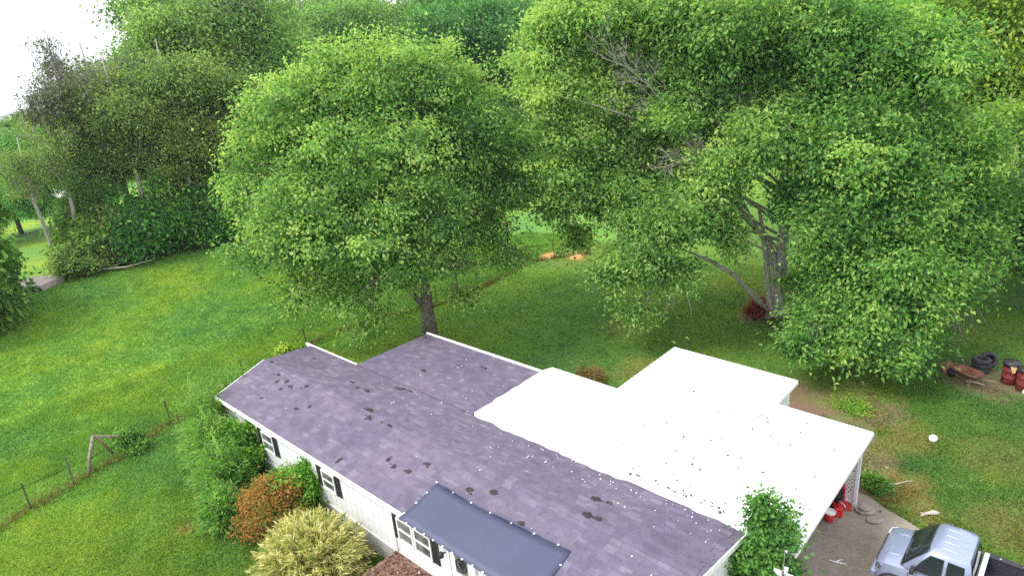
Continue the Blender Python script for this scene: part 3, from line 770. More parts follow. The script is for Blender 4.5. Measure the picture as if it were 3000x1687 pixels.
at = V_.data.attributes.new('tint', 'FLOAT', 'POINT'); at.data.foreach_set('value', np.repeat(RG.uniform(0,1,len(pts)),4).astype(np.float32))
M['leaf_litter'] = mat_leaf('leaf_litter', [(0.0,(0.05,0.022,0.016)),(0.5,(0.13,0.06,0.045)),(0.9,(0.24,0.13,0.10)),(1.0,(0.5,0.38,0.32))], transl=0.05, hue_var=0)
V_.data.materials.append(M['leaf_litter']); tag(V_, 'brown dead leaves covering the porch deck', 'dead leaves', kind='stuff')

# ------------------------------------------------------------------ hero trees
def hero(name, label, base, lobes, trunk, tr_r, leafmat, bark, nclump, nleaf, seed, csize=0.42, L=0.26, W=0.15, twigs=9, lr=0.075, extra=None, **kw):
    rg = np.random.default_rng(seed); pr = random.Random(seed)
    o = empty(name, (base[0], base[1], float(gz(base[0], base[1]))), 0, label, 'tree')
    lb = lobes_ab(lobes)
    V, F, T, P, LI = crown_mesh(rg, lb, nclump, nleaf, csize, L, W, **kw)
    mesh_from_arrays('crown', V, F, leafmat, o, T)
    tk = []
    for a, b_, z in trunk:
        q = RB*a + DB*b_; tk.append((q[0], q[1], z))
    t_, b2 = MB(), MB()
    limbs_mesh(pr, tk, tr_r, lb, P, LI, twigs, t_, b2, lr=lr)
    t_.build('trunk', bark, o, smooth=True)
    if extra: extra(b2, pr)
    b2.build('branches', bark, o, smooth=True)
    return o
def hab(a, b_, z):
    q = RB*a + DB*b_; return Vector((q[0], q[1], z))

# the round tree straight behind the home
T1 = [(-1.1, 0, 9.8, 4.7, 3.6, 1, 0.5),(-0.6, 0.5, 13.7, 2.3, 1.5, 1, 0.62),(2.0, 0.5, 13.3, 1.6, 1.2, 1, 0.58),(-3.3, 0.5, 13.4, 1.9, 1.5, 1, 0.62),(-5.7, 0, 12.3, 1.8, 1.6, 1, 0.62),(-7.0, 0, 9.4, 2.2, 2.0, 1, 0.55),(-8.0, -0.5, 8.4, 1.1, 1.0, 1, 0.55),(-6.2, -1.5, 6.9, 2.0, 1.2, 1, 0.5),(3.9, 0.5, 10.5, 2.0, 2.1, 1, 0.42),(5.1, 0.5, 7.9, 1.3, 1.2, 1, 0.4),(3.5, 1, 5.8, 2.1, 0.8, 0.5, 0.48),(4.7, -0.5, 4.6, 1.2, 0.4, 0.3, 0.5),(-1.5, -3.5, 7.7, 2.7, 1.6, 1, 0.55),(1.5, -3, 8.0, 2.0, 1.3, 1, 0.42),(-4.4, -3, 8.5, 2.0, 1.6, 1, 0.52),(-4.9, -2, 4.8, 1.6, 1.2, 0.65, 0.6),(-2.2, -3, 4.1, 1.4, 1.1, 0.55, 0.64),(-2.1, -3.5, 2.5, 0.6, 0.7, 0.6, 0.75),(-6.3, -1.5, 3.5, 0.6, 0.9, 0.6, 0.68),(-3.6, -3, 3.6, 0.6, 0.6, 0.35, 0.68),(0.1, -3.5, 5.9, 1.4, 0.7, 0.6, 0.45),(2.0, -2, 2.8, 0.6, 0.4, 0.4, 0.75),(-0.3, -3, 4.3, 0.7, 0.5, 0.5, 0.64),(2.0, -2.5, 4.6, 0.9, 0.5, 0.35, 0.62),(0.9, -3.5, 5.4, 1.0, 0.5, 0.8, 0.5),(-1.6, 3.5, 10.5, 3.9, 3.1, 0.7, 0.42)]
def wood1(mb, pr):
    mb.tube([hab(0.05,0,1.6), hab(-0.39,-0.2,2.3), hab(-0.93,-0.5,3.4), hab(-1.4,-0.8,4.5), hab(-2.4,-1,5.8)], [0.20,0.17,0.15,0.12,0.06], 8)
hero('maple_tree', 'round leafy green maple standing right behind the purple shingle roof', (-26.3, 20.8), T1,
     [(0,0,-.1),(0,0,1.2),(0.05,0,2.6),(-0.1,0,4.6),(-0.3,0,7.5),(-0.4,0,10.5),(-0.3,0.2,12.8)], [.46,.36,.30,.25,.17,.10,.04], M['leaf_maple'], M['bark'], 3100, 46, 21, csize=.36, L=.20, W=.115, tvar=.22, extra=wood1)
# the spreading forked tree right of centre
T2 = [(-10.8, 1.5, 14.8, 1.5, 1.6, 1, 0.72),(-11.4, 0.5, 12.5, 1.1, 0.6, 1, 0.82),(-8.1, 2, 15.2, 2.1, 1.4, 0.8, 0.55),(-10.8, 0, 10.3, 1.1, 0.6, 0.7, 0.66),(-11.5, 0.5, 7.6, 1.5, 1.1, 0.5, 0.55),(-3.6, 0.5, 14.5, 2.8, 1.7, 0.9, 0.5),(-4.7, 1, 11.5, 2.4, 1.4, 0.8, 0.44),(-7.2, 1.5, 12.6, 1.8, 1.2, 0.7, 0.5),(-8.6, 1, 9.7, 1.8, 0.9, 0.7, 0.58),(-5.6, 1.2, 9.1, 1.3, 0.8, 0.5, 0.45),(-9.9, 1, 11.8, 1.1, 0.9, 0.8, 0.72),(-8.4, 0.5, 7.3, 2.2, 1.1, 0.8, 0.54),(-6.1, -1.5, 6.6, 2.2, 1.1, 0.8, 0.52),(-8.4, -2.5, 5.0, 1.2, 0.9, 0.7, 0.66),(-9.5, -3, 3.9, 0.6, 0.7, 0.6, 0.7),(-6.6, -3, 4.0, 1.0, 0.5, 0.6, 0.62),(-2.4, -3, 10.0, 1.0, 1.2, 0.9, 0.68),(-0.1, 0.5, 14.1, 2.3, 1.6, 0.9, 0.48),(-3.8, -2, 6.5, 0.9, 0.9, 0.7, 0.56),(-6.2, 2.4, 15.9, 2.6, 1.1, 0.5, 0.55),(-0.5, -1, 11.3, 1.3, 1.1, 0.6, 0.46),(-3.0, -3, 5.0, 0.6, 0.5, 0.5, 0.72),(-4.2, -2.2, 8.2, 1.2, 0.8, 0.8, 0.6),(-6.1, -1.5, 10.6, 0.9, 0.7, 0.4, 0.55),(-7.9, -3, 2.1, 0.6, 0.4, 0.35, 0.85),(-10.3, 1.5, 4.9, 0.9, 0.4, 0.3, 0.5)]
def wood2(mb, pr):
    # fork, low leaning limb, bare crown limbs with dead sprays
    mb.tube([hab(-0.05,0,1.9), hab(-.1,0,2.6), hab(-.9,-.1,4.5), hab(-1.93,-.2,5.64), hab(-3.43,-.2,7.4), hab(-4.8,-.2,9.5), hab(-5.74,0,11.0), hab(-7.4,.4,13.5), hab(-9.0,.8,15.4)], [.28,.26,.22,.17,.13,.10,.08,.05,.02], 8)
    mb.tube([hab(-.35,-.25,0.1), hab(-.5,-.25,.8), hab(-.82,-.3,3.3), hab(-1.07,-.3,4.8), hab(-1.33,-.2,6.2)], [.19,.17,.15,.12,.06], 7)
    mb.tube([hab(-.2,-.1,0.05), hab(-1.6,-.5,1.6), hab(-2.6,-.8,2.8), hab(-3.96,-1.2,3.8), hab(-5.7,-1.6,4.8)], [.17,.14,.12,.09,.04], 7)
    def spray(p, d, L, r, depth):
        q = p + d*L
        mid = (p+q)/2 + Vector((pr.uniform(-.1,.1), pr.uniform(-.1,.1), pr.uniform(-.02,.1)))*L*0.6
        mb.tube([p, mid, q], [r, r*.75, r*.45], 4, cap=False)
        if depth:
            for _ in range(3):
                d2 = (d + Vector((pr.gauss(0,.42), pr.gauss(0,.42), pr.gauss(0.08,.3)))).normalized()
                spray(p.lerp(q, pr.uniform(.45,1)), d2, L*pr.uniform(.5,.8), r*.5, depth-1)
    for a0, b0, z0, da, dz in ((-5.0,-.5,9.7,-.75,.62),(-5.3,-.5,10.2,-.85,.5),(-6.1,-.4,11.5,-.6,.8),(-6.7,-.2,12.3,-.7,.6),(-4.3,-.6,9.0,-.2,.95),(-3.2,-1.2,7.6,.1,.9),(-5.6,-.4,10.8,-.3,.95),(-5.8,-.3,11.0,-.75,.75),(-7.2,.2,13.0,-.9,.4)):
        d = hab(da, pr.uniform(-.4,.1), dz).normalized(); spray(hab(a0,b0,z0), d, pr.uniform(1.5,2.2), .036, 4)
    for k in range(12):
        d = hab(-.8+pr.uniform(-.6,1.2), -.5, pr.uniform(-.4,.6)).normalized(); spray(hab(-5.2,-1.0,8.9), d, pr.uniform(.7,1.2), .03, 2)
    for k in range(3):
        d = hab(pr.uniform(-.2,.4), -.2, -1).normalized(); spray(hab(-6.6+.4*k,-3.2,3.4), d, 1.0, .02, 1)
hero('forked_tree', 'spreading tree with forked grey trunk and bare dead limbs behind the white roof', (-12.07, 32.84), T2,
     [(0,0,-.1),(0,0,1.0),(0.05,0,2.6),(0.1,0,4.6),(0.05,0.1,7),(-0.1,0.2,10),(-0.2,0.3,13.5)], [.42,.36,.33,.27,.20,.14,.05], M['leaf_maple'], M['bark_pale'], 3500, 46, 22, lr=.05, csize=0.38, L=0.22, W=0.115, tvar=.2, extra=wood2)
# the dense tree on the right
T3 = [(-2.9, 0, 10.3, 2.3, 1.9, 1, 0.5),(0.7, 0.5, 9.1, 2.3, 2.0, 1, 0.55),(-2.5, -1, 7.2, 2.6, 1.8, 1, 0.46),(1.6, -0.5, 5.9, 2.1, 1.6, 1, 0.5),(-4.0, -1.5, 5.7, 1.1, 1.1, 1, 0.46),(-3.5, -2.5, 3.9, 1.2, 0.9, 1, 0.5),(-1.1, -4, 2.9, 1.0, 0.8, 0.9, 0.55),(-3.6, 1.2, 2.6, 0.8, 0.9, 0.8, 0.42),(-4.3, 0.8, 7.3, 0.9, 0.9, 0.8, 0.48),(-4.2, -0.5, 8.8, 0.9, 0.9, 0.8, 0.46),(-1.7, -2.8, 4.6, 2.2, 1.4, 1, 0.56),(-4.3, -3, 2.6, 1.1, 0.9, 1, 0.58),(-3.3, -4.5, 2.3, 1.2, 0.8, 1, 0.62),(-2.4, -5.2, 1.4, 0.7, 0.6, 0.9, 0.64),(1.1, -2.8, 3.6, 1.0, 0.7, 0.6, 0.52),(-0.4, 1, 12.8, 2.8, 1.5, 1, 0.5),(-3.1, 1.2, 13.6, 2.0, 1.3, 1, 0.46),(-6.0, -4, 2.0, 0.6, 0.7, 0.8, 0.56),(3.6, 0.6, 7.3, 1.2, 1.5, 0.9, 0.48),(-3.3, -3.2, 9.3, 0.8, 0.8, 0.7, 0.66)]
def wood3(mb, pr):
    for k in range(7):
        p = hab(.9+pr.uniform(-.5,.8), -3.0, 3.3); q = p + hab(pr.uniform(-.6,1.2), pr.uniform(-.8,.2), -1.6-pr.random())
        mb.tube(bez(p, q, (0,0,.3), 5), [.04,.032,.025,.02,.01], 5)
hero('dense_tree', 'dense deep green tree spilling down to the lawn beside the white carport roof', (-6.8, 33.1), T3,
     [(0,0,-.1),(0,0,1.2),(0.1,0,3),(0,0,6),(0.2,0,9),(0.3,0,12)], [.42,.35,.3,.22,.15,.05], M['leaf_maple_deep'], M['bark'], 2700, 52, 23, csize=0.37, L=0.21, W=0.115, tvar=.22, extra=wood3)

# ------------------------------------------------------------------ background trees : prototypes, then copies
def proto(name, seed, leafmat, bark, h, cr, nl, nclump, nleaf, L, W, trunk_h=0.35, oval=1.0, twigs=4, sparse=1.0, csize=0.6, top=None):
    """a tree about h metres tall with lobes scattered through an oval crown"""
    pr = random.Random(seed); rg = np.random.default_rng(seed)
    o = empty(name); lb = []
    zc = h*(trunk_h + (1-trunk_h)/2); hz = h*(1-trunk_h)/2
    for i in range(nl):
        d = Vector((pr.gauss(0,1), pr.gauss(0,1), pr.gauss(0,1))).normalized(); s = pr.uniform(.35, .80)
        z = zc + d.z*hz*s; w = cr*s*oval
        r = cr*pr.uniform(.30,.46)
        if top: w *= max(.25, 1 - top*(z-h*trunk_h)/(h*(1-trunk_h))); r *= max(.5, 1 - .6*top*(z-h*trunk_h)/(h*(1-trunk_h)))
        lb.append((d.x*w, d.y*w, z, r, r*pr.uniform(.6,.85), pr.uniform(.7,1.2)*sparse, pr.uniform(.34,.64)))
    V, F, T, P, LI = crown_mesh(rg, lb, nclump, nleaf, csize, L, W)
    mesh_from_arrays('crown', V, F, leafmat, o, T)
    t_, b2 = MB(), MB()
    k = 6; bend = pr.uniform(-.03,.03)*h
    tk = [(bend*math.sin(i/(k-1)*2), bend*math.cos(i), (h*.92)*i/(k-1) - (0.3 if i == 0 else 0)) for i in range(k)]
    limbs_mesh(pr, tk, [h*.022*(1-.85*i/(k-1)) for i in range(k)], lb, P, LI, twigs, t_, b2, lr=.09, twig_r=.03)
    # branches ride along with the trunk so that far trees stay two parts
    t_.add(b2.v, b2.f); t_.build('trunk', bark, o, smooth=True)
    return o
PR = {
 'olive': proto('broadleaf_tree', 31, M['leaf_olive'], M['bark_pale'], 18, 5.2, 17, 1300, 46, .27, .155, .22),
 'olive2': proto('broadleaf_tree', 32, M['leaf_olive'], M['bark_pale'], 18, 4.6, 14, 1000, 46, .27, .155, .25, sparse=.8, twigs=9),
 'dark': proto('dark_tree', 33, M['leaf_dark'], M['bark'], 18, 5.4, 17, 1300, 46, .28, .17, .16),
 'bright': proto('bright_tree', 34, M['leaf_bright'], M['bark'], 15, 5.4, 17, 1250, 46, .26, .15, .15),
 'sparse': proto('sparse_tree', 35, M['leaf_olive'], M['twig'], 20, 4.6, 13, 300, 20, .30, .15, .35, twigs=22, sparse=.6, csize=.7),
 'lace': proto('grey_tree', 36, M['leaf_grey'], M['twig'], 17, 4.2, 13, 420, 18, .30, .16, .25, twigs=18, csize=.6),
 'pine': proto('pine_tree', 37, M['leaf_pine'], M['bark'], 18, 3.6, 11, 190, 30, .34, .08, .45, twigs=12, csize=.5),
}
PH = {}
for k_, o_ in PR.items():
    zz = np.empty(len(o_.children[0].data.vertices)*3, np.float32); o_.children[0].data.vertices.foreach_get('co', zz); PH[k_] = float(np.percentile(zz[2::3], 99.5))
used = set()
def place(kind, x, y, h, rz, label, wide=1.0, group=None, cat='tree'):
    src = PR[kind]
    o = src if kind not in used else copy_tree(src)
    used.add(kind)
    s = h/PH[kind]
    o.location = (x, y, float(gz(x, y)) - 0.05); o.rotation_euler = (0,0,rz); o.scale = (s*wide, s*wide, s)
    for k in ('group',):
        if k in o: del o[k]
    tag(o, label, cat, group); return o
TL = 'trees of the line behind the pasture'
for a in [
 ('pine',-62.7,16.3,18.0,.4,'flat topped brownish pine against the white sky at far left',.8,TL),
 ('lace',-64.5,19.6,16.5,1.0,'lacy pale grey leafed tree between the pine and the treeline',1.0,TL),
 ('olive',-62.2,21.6,15.5,.2,'olive green tree left of the treeline crest',1.0,TL),
 ('olive2',-61.8,26.2,20.0,1.4,'tall olive tree with pale trunk in the middle of the treeline',1.0,TL),
 ('olive',-60.2,26.0,15.5,2.2,'olive tree in front of the crest beside the round maple',1.05,TL),
 ('dark',-67.0,32.0,22.5,0.3,'dark tall tree topping the treeline against the sky',.85,TL),
 ('sparse',-63.5,30.5,22.5,2.0,'thin nearly bare tree with pale trunk above the treeline',.9,TL),
 ('olive2',-64.0,18.0,12.0,3.0,'half height olive tree below the lacy grey tree',1.0,TL),
 ('olive',-63.5,15.6,10.0,4.1,'short olive tree under the pine',.9,TL),
 ('olive2',-62.6,33.5,19.0,.9,'olive tree behind the left shoulder of the round maple',1.0,TL),
 ('sparse',-63.2,12.4,10.5,.5,'small forked bare trunked tree at the pasture corner',.8,TL),
 ('dark',-80,17.0,11.0,1.2,'round dark grey green tree left of the pine trunk',.8,TL),
 ('bright',-94,16.0,9.5,0.6,'bright green tree at the far left edge below the hill',1.2,TL),
 ('bright',-88,12.0,8.0,1.9,'bright green low tree cut by the left edge',1.2,TL),
 ('dark',-62.5,5.8,8.5,1.7,'dark leafy tree overhanging the culvert at the left edge',.9,TL),
 ('sparse',-60.6,19.6,15.5,4.0,'slender pale trunk showing through the left part of the treeline',.7,TL),
 ('sparse',-60.0,23.0,16.5,.8,'slender pale trunk showing through the middle of the treeline',.7,TL),
 ('sparse',-62.0,14.4,12.5,3.0,'slender grey trunk leaning beside the pine',.7,TL),
 ('olive',-72,28,18,3.3,'olive tree of the second row behind the pale trunk',1.0,TL),
 ('olive',-70,33,21,5.0,'tall olive tree of the second row behind the bare tree',1.0,TL),
]: place(*a)
BK = 'trees behind the back lawn'
for a in [
 ('dark',-86,54,22.5,.8,'dark dense tree above the left shoulder of the round maple',1.0,BK),
 ('dark',-80,45,19.5,2.4,'dark dense tree behind the thin bare tree',1.0,BK),
 ('olive2',-150,112,27,.3,'hazy olive tree far behind the top of the round maple',1.3,BK),
 ('olive',-128,106,25,1.7,'distant olive tree above the round maple crown',1.3,BK),
 ('dark',-63.7,64.9,20.3,.2,'dark tree filling the gap between the two big maples',1.0,BK),
 ('dark',-75,72,23.5,3.9,'tall dark tree behind the gap between the two big maples',1.0,BK),
 ('dark',-92,80,24,1.0,'dark tree left of the gap in the second row',1.1,BK),
 ('bright',-80,102,22,.5,'bright green tree beyond the gap at the end of the back lawn',1.1,BK),
 ('olive',-73,112,24,2.5,'olive tree behind the bare dead limbs',1.2,BK),
 ('bright',-64,120,23,1.1,'bright tree at the far end of the back lawn',1.2,BK),
 ('dark',-50,118,22,2.9,'dark tree far behind the forked trunk tree',1.2,BK),
 ('bright',-38,110,20,.1,'bright tree far behind the dense tree',1.2,BK),
 ('olive',-28,92,19,1.3,'olive tree behind the crown of the dense tree',1.2,BK),
 ('bright',-16.7,72,18,3.1,'bright tree rising behind the dense tree on its right',1.1,BK),
 ('bright',-9.5,60,17.5,4.2,'bright green tree at the top right corner',1.0,BK),
 ('bright',-5.4,55,16,.7,'bright green tree cut by the right edge, upper one',1.0,BK),
 ('bright',-5.0,47,9.5,2.0,'low bright tree beside the right edge above the drums',1.0,BK),
 ('dark',-1.6,46,9.0,2.7,'dark shaded tree at the right edge behind the drums',1.0,BK),
 ('dark',-1.4,40.5,7.5,.5,'low dark tree at the right edge nearest the drums',1.1,BK),
 ('dark',-4.2,42.5,6.5,3.5,'low dark tree in the shade left of the right edge',1.1,BK),
 ('olive2',-44,95,19,2.2,'olive tree past the brush heap',1.2,BK),
 ('olive',-72,50,21,2.8,'olive tree hiding behind the crown of the round maple',1.0,BK),
 ('olive',-104,68,27,.4,'tall hazy olive tree left of the gap, behind the dark ones',1.1,BK),
 ('olive2',-118,84,30,4.4,'tallest hazy tree rising behind the round maple top',1.1,BK),
 ('dark',-112,62,26,5.2,'dark tree far behind the thin bare tree',1.1,BK),
 ('olive',-96,110,28,3.6,'tall olive tree closing the far end of the gap',1.2,BK),
 ('dark',-58,108,23,.9,'dark tree between the far bright ones',1.2,BK),
 ('olive',-18,96,21,5.5,'olive tree far behind the top right corner',1.2,BK),
]: place(*a)

# hedgerow bushes along the pasture edge, built as their own prototypes
def shrub_proto(name, seed, leafmat, r, h, nl, nclump, nleaf, L, W, csize=.22, droop=.2, up=.6, spread=.6, tint=(.35,.65), lob=(.34,.5), stemmat='bark', inner=.45, flat=.7, tvar=.16):
    pr = random.Random(seed); rg = np.random.default_rng(seed)
    o = empty(name); lb = []
    for i in range(nl):
        a = pr.uniform(0, 6.28); s = pr.uniform(0,.62)
        z = h*pr.uniform(.3,.68)
        lb.append((r*s*math.cos(a), r*s*math.sin(a), z, r*pr.uniform(*lob), h*pr.uniform(.24,.34), 1, pr.uniform(*tint)))
    V, F, T, P, LI = crown_mesh(rg, lb, nclump, nleaf, csize, L, W, droop=droop, up=up, spread=spread, zmin=.03, inner=inner, flat=flat, tvar=tvar)
    mesh_from_arrays('foliage', V, F, leafmat, o, T)
    mb = MB()
    for lb_ in lb:
        mb.tube(bez((pr.uniform(-.1,.1)*r, pr.uniform(-.1,.1)*r, -.05), lb_[:3], (0,0,.1*h), 4), [.03*h/2,.025*h/2,.018*h/2,.008*h/2], 5)
    mb.build('stem', M[stemmat], o, smooth=True)
    return o
HB = [shrub_proto('hedge_bush', 51, M['leaf_hedge'], 2.6, 3.6, 9, 420, 34, .30, .18, .34), shrub_proto('hedge_bush', 52, M['leaf_olive'], 2.5, 3.4, 9, 420, 34, .30, .18, .34)]
hu = [False, False]
def bush(k, x, y, s, rz, label, sz=1.0, group='bushes along the pasture edge'):
    o = HB[k] if not hu[k] else copy_tree(HB[k]); hu[k] = True
    o.location = (x, y, float(gz(x,y))); o.rotation_euler = (0,0,rz); o.scale = (s,s,s*sz); tag(o, label, 'bush', group)
ordn = ['first','second','third','fourth','fifth','sixth','seventh','eighth','ninth','tenth','eleventh']
seq = [(0,-51.6,4.3,1.25,1.6),(0,-55.2,5.9,1.2,1.6),(1,-60.4,13.0,.85,.9),(0,-62.3,14.6,1.0,1.2),(1,-61.6,17.0,1.1,1.2),(0,-60.2,18.6,1.15,1.2),(0,-60.0,21.0,1.1,1.35),(1,-60.6,22.6,1.2,1.4),(0,-59.2,24.0,1.1,1.3),(0,-58.4,26.6,1.15,1.3),(1,-58.6,29.5,1.1,1.2)]
for i, (k, x, y, s, sz) in enumerate(seq):
    bush(k, x, y, s, i*1.3, ordn[i] + ' bush from the left along the pasture edge', sz)

# far woods on the rising ground: nobody could count them
rg = np.random.default_rng(91)
n = 4600
az = np.radians(rg.uniform(-80, 4, n)); di = 140*np.exp(rg.uniform(0, 1.95, n))
wx = np.sin(az)*di; wy = np.cos(az)*di
ok = ((wy > 132) | (wx < -112)) & ~((wx < -95) & (wy < 60) & (di < 150))
wx, wy = wx[ok], wy[ok]; n = len(wx)
hz_ = rg.uniform(10, 17, n); cr = rg.uniform(3.4, 6.2, n); k = 44
d = unit(rg.normal(0,1,(n,k,3))); d[...,2] = np.abs(d[...,2])*1.2 - 0.25
rad = (1 - .35*rg.uniform(0,1,(n,k,1))**2)
base = np.stack([wx, wy, gz(wx, wy) + hz_*.55], -1)[:,None,:]
P = base + d*rad*np.stack([cr, cr, hz_*.45], -1)[:,None,:]
tint = np.clip(rg.uniform(.2,.8,n)[:,None] + rg.normal(0,.16,(n,k)), 0, 1)
V, F, T = leaves(rg, P.reshape(-1,3), d.reshape(-1,3), tint.ravel(), 2.1, 1.6, droop=.1, spread=.5)
o = mesh_from_arrays('far_woods', V, F, M['leaf_olive'], None, T); tag(o, 'distant woods covering the hillside behind the trees', 'woods', kind='stuff')

# ------------------------------------------------------------------ shrubs in front of the home
def at_shrub(o, x, y, label, cat='shrub', rz=0, group=None):
    o.location = (x, y, float(gz(x, y))); o.rotation_euler = (0,0,rz); tag(o, label, cat, group); return o
def dome_shrub(name, seed, leafmat, r, h, nspray, nleaf, L, W, arch=.35, tint=(.5,.2), thick=.05):
    """arching sprays from one crown, leaves set along each spray"""
    rg = np.random.default_rng(seed); pr = random.Random(seed)
    o = empty(name); mb = MB(); PP=[]; OO=[]; TT=[]
    for i in range(nspray):
        az_ = pr.uniform(0, 6.28); el = math.asin(pr.uniform(.04, 1.0))
        dr = Vector((math.cos(az_)*math.cos(el), math.sin(az_)*math.cos(el), math.sin(el)))
        s = pr.uniform(.72, 1.12)
        tip = Vector((dr.x*r*s, dr.y*r*s, max(.08, dr.z*h*s)))
        root = Vector((pr.uniform(-.2,.2)*r, pr.uniform(-.2,.2)*r, .02))
        c = (root+tip)/2 + Vector((0,0,arch*h*(1-dr.z*.6)))
        q = lambda t: root*(1-t)**2 + c*2*t*(1-t) + tip*t*t
        if i % 3 == 0: mb.tube([q(t) for t in (0,.35,.7,1)], [.014,.011,.008,.003], 4, cap=False)
        ts = rg.uniform(.48, 1.0, nleaf)**.8
        tv = pr.gauss(*tint)
        for t in ts:
            p = q(t); PP.append(p[:]); OO.append(((tip-c).normalized()*.8 + dr*.4)[:]); TT.append(tv)
    P = np.array(PP) + rg.normal(0, thick, (len(PP),3)); P[:,2] = np.maximum(P[:,2], .03)
    T = np.clip(np.array(TT) + rg.normal(0,.13,len(PP)), 0, 1)
    V, F, T = leaves(rg, P, np.array(OO), T, L, W, droop=.12, spread=.42, up=.75)
    mesh_from_arrays('foliage', V, F, leafmat, o, T); mb.build('stem', M['bark'], o)
    return o
at_shrub(dome_shrub('yellow_shrub', 61, M['leaf_yellow'], 1.72, 2.2, 1150, 18, .22, .045, tint=(.60,.26)), -15.65, 6.8, 'big domed yellow variegated shrub with spiky sprays beside the porch')
at_shrub(dome_shrub('yellow_shrub', 62, M['leaf_yellow'], .95, 1.0, 300, 16, .20, .04, tint=(.42,.22)), -14.25, 6.0, 'low yellowish shrub in front of the porch deck at the bottom edge')
at_shrub(shrub_proto('orange_shrub', 63, M['leaf_orange'], 1.2, 1.9, 14, 620, 42, .10, .055, .17, tint=(.30,.95), tvar=.2), -18.75, 7.3, 'rounded orange brown shrub next to the yellow one')
at_shrub(shrub_proto('green_shrub', 64, M['leaf_bright'], .85, 2.3, 8, 300, 34, .15, .09, .16), -18.75, 8.15, 'bright green shrub against the white wall behind the orange one')
at_shrub(shrub_proto('green_shrub', 65, M['leaf_bright'], .9, 2.3, 8, 280, 32, .16, .10, .17), -22.4, 8.0, 'bright green shrub under the eave near the left corner')
fe = [(-24.9,8.0,1.5,3.7,'tall feathery green shrub at the left corner of the home'),(-23.3,7.5,1.45,2.9,'feathery green shrub just right of the tall corner one'),(-21.8,7.1,1.3,2.5,'feathery green shrub left of the orange one'),(-26.3,9.1,1.5,3.0,'feathery shrub farthest left, out on the lawn'),(-20.6,6.4,1.0,1.5,'low feathery shrub at the foot of the orange one'),(-25.4,9.9,1.0,3.6,'thin feathery shrub brushing the left gable')]
for i, (x, y, r, h, lab) in enumerate(fe):
    at_shrub(dome_shrub('feathery_shrub', 70+i, M['leaf_feather'], r*.85, h, 250 if i < 5 else 130, 20, .22, .05, arch=.25, tint=(.42,.16), thick=.09), x, y, lab, group='feathery shrubs at the corner of the home')
at_shrub(shrub_proto('small_shrub', 66, M['leaf_hedge'], .62, .95, 6, 150, 26, .12, .07, .13), -28.45, 6.1, 'small round green shrub by the broken fence brace')
at_shrub(shrub_proto('red_shrub', 67, M['leaf_red'], .62, .95, 7, 170, 26, .14, .03, .14, stemmat='rust'), -12.95, 32.2, 'small red twiggy shrub at the foot of the forked tree')
at_shrub(shrub_proto('dry_shrub', 68, M['leaf_dry'], .75, .6, 6, 160, 24, .16, .03, .15), -15.9, 21.5, 'low dry yellowish shrub beside the notch of the white roof')
at_shrub(shrub_proto('sapling', 69, M['leaf_bright'], .55, 2.9, 5, 60, 24, .18, .10, .14), -28.0, 13.6, 'leafy sapling peeping over the left gable end')
at_shrub(shrub_proto('weed_clump', 75, M['leaf_hedge'], .5, .34, 6, 40, 16, .13, .05, .16), -3.95, 20.8, 'green weed clump outside the white lattice corner')
at_shrub(shrub_proto('weed_clump', 76, M['leaf_bright'], .7, .16, 7, 22, 10, .14, .035, .22), -6.0, 25.2, 'bright weed clump on the bare dirt behind the carport')

# ------------------------------------------------------------------ vine and electric meter at the carport corner
vn = empty('vine', (-4.75, 13.15, 0), 0, 'green climbing vine covering the front corner of the carport', 'vine')
rg = np.random.default_rng(81)
lb = [(0,0,1.0,.62,.8,1,.50),(-.15,.05,2.0,.52,.7,1,.55),(-.05,.45,3.05,.42,.50,1.1,.55),(-.35,-.1,.5,.6,.5,1,.42),(.25,.05,2.35,.36,.5,.7,.5),(-.6,0.0,1.5,.35,.6,.7,.4),(.35,-.1,.6,.5,.6,.9,.5),(.35,.4,2.9,.28,.3,.6,.5)]
V, F, T, P, LI = crown_mesh(rg, lb, 620, 30, .13, .12, .08, zmin=.02)
mesh_from_arrays('foliage', V, F, M['leaf_maple_deep'], vn, T*.75)
mb = MB(); pr = random.Random(5)
for j in pr.sample(range(len(P)), 40): mb.tube(bez((0,0.05,0), P[j], (.1,.1,.2), 5), [.02,.018,.014,.01,.005], 4)
mb.build('stem', M['bark'], vn)
mt = empty('electric_meter', (-4.18, 12.95, 0), 0, 'white electric meter board with round glass dial among the vine leaves', 'meter')
MB().box(-.06,.06,-.06,.06,0,2.5).build('post', M['white'], mt, bevel=.006)
MB().box(-.24,.24,-.10,-.065,1.55,2.45).build('board', M['white'], mt, bevel=.004)
MB().box(-.14,.14,-.22,-.102,1.75,2.25).build('meter_box', M['white'], mt, bevel=.01)
Mr = Matrix.Rotation(R_(90), 4, 'X')
MB().lathe([(.085,0),(.085,.05),(.07,.09),(.02,.10)], (0,-.222,2.05), 18, Mr).build('dial', M['glass'], mt, smooth=True)
MB().lathe([(.095,0),(.1,.02),(.095,.035)], (0,-.222,2.05), 18, Mr).build('dial_ring', M['chrome'], mt, smooth=True)
mb = MB(); mb.tube([(.0,-.16,2.25),(.0,-.16,3.05),(.02,-.2,3.2),(.10,-.26,3.22)], .03, 8); mb.build('mast', M['chrome'], mt, smooth=True)

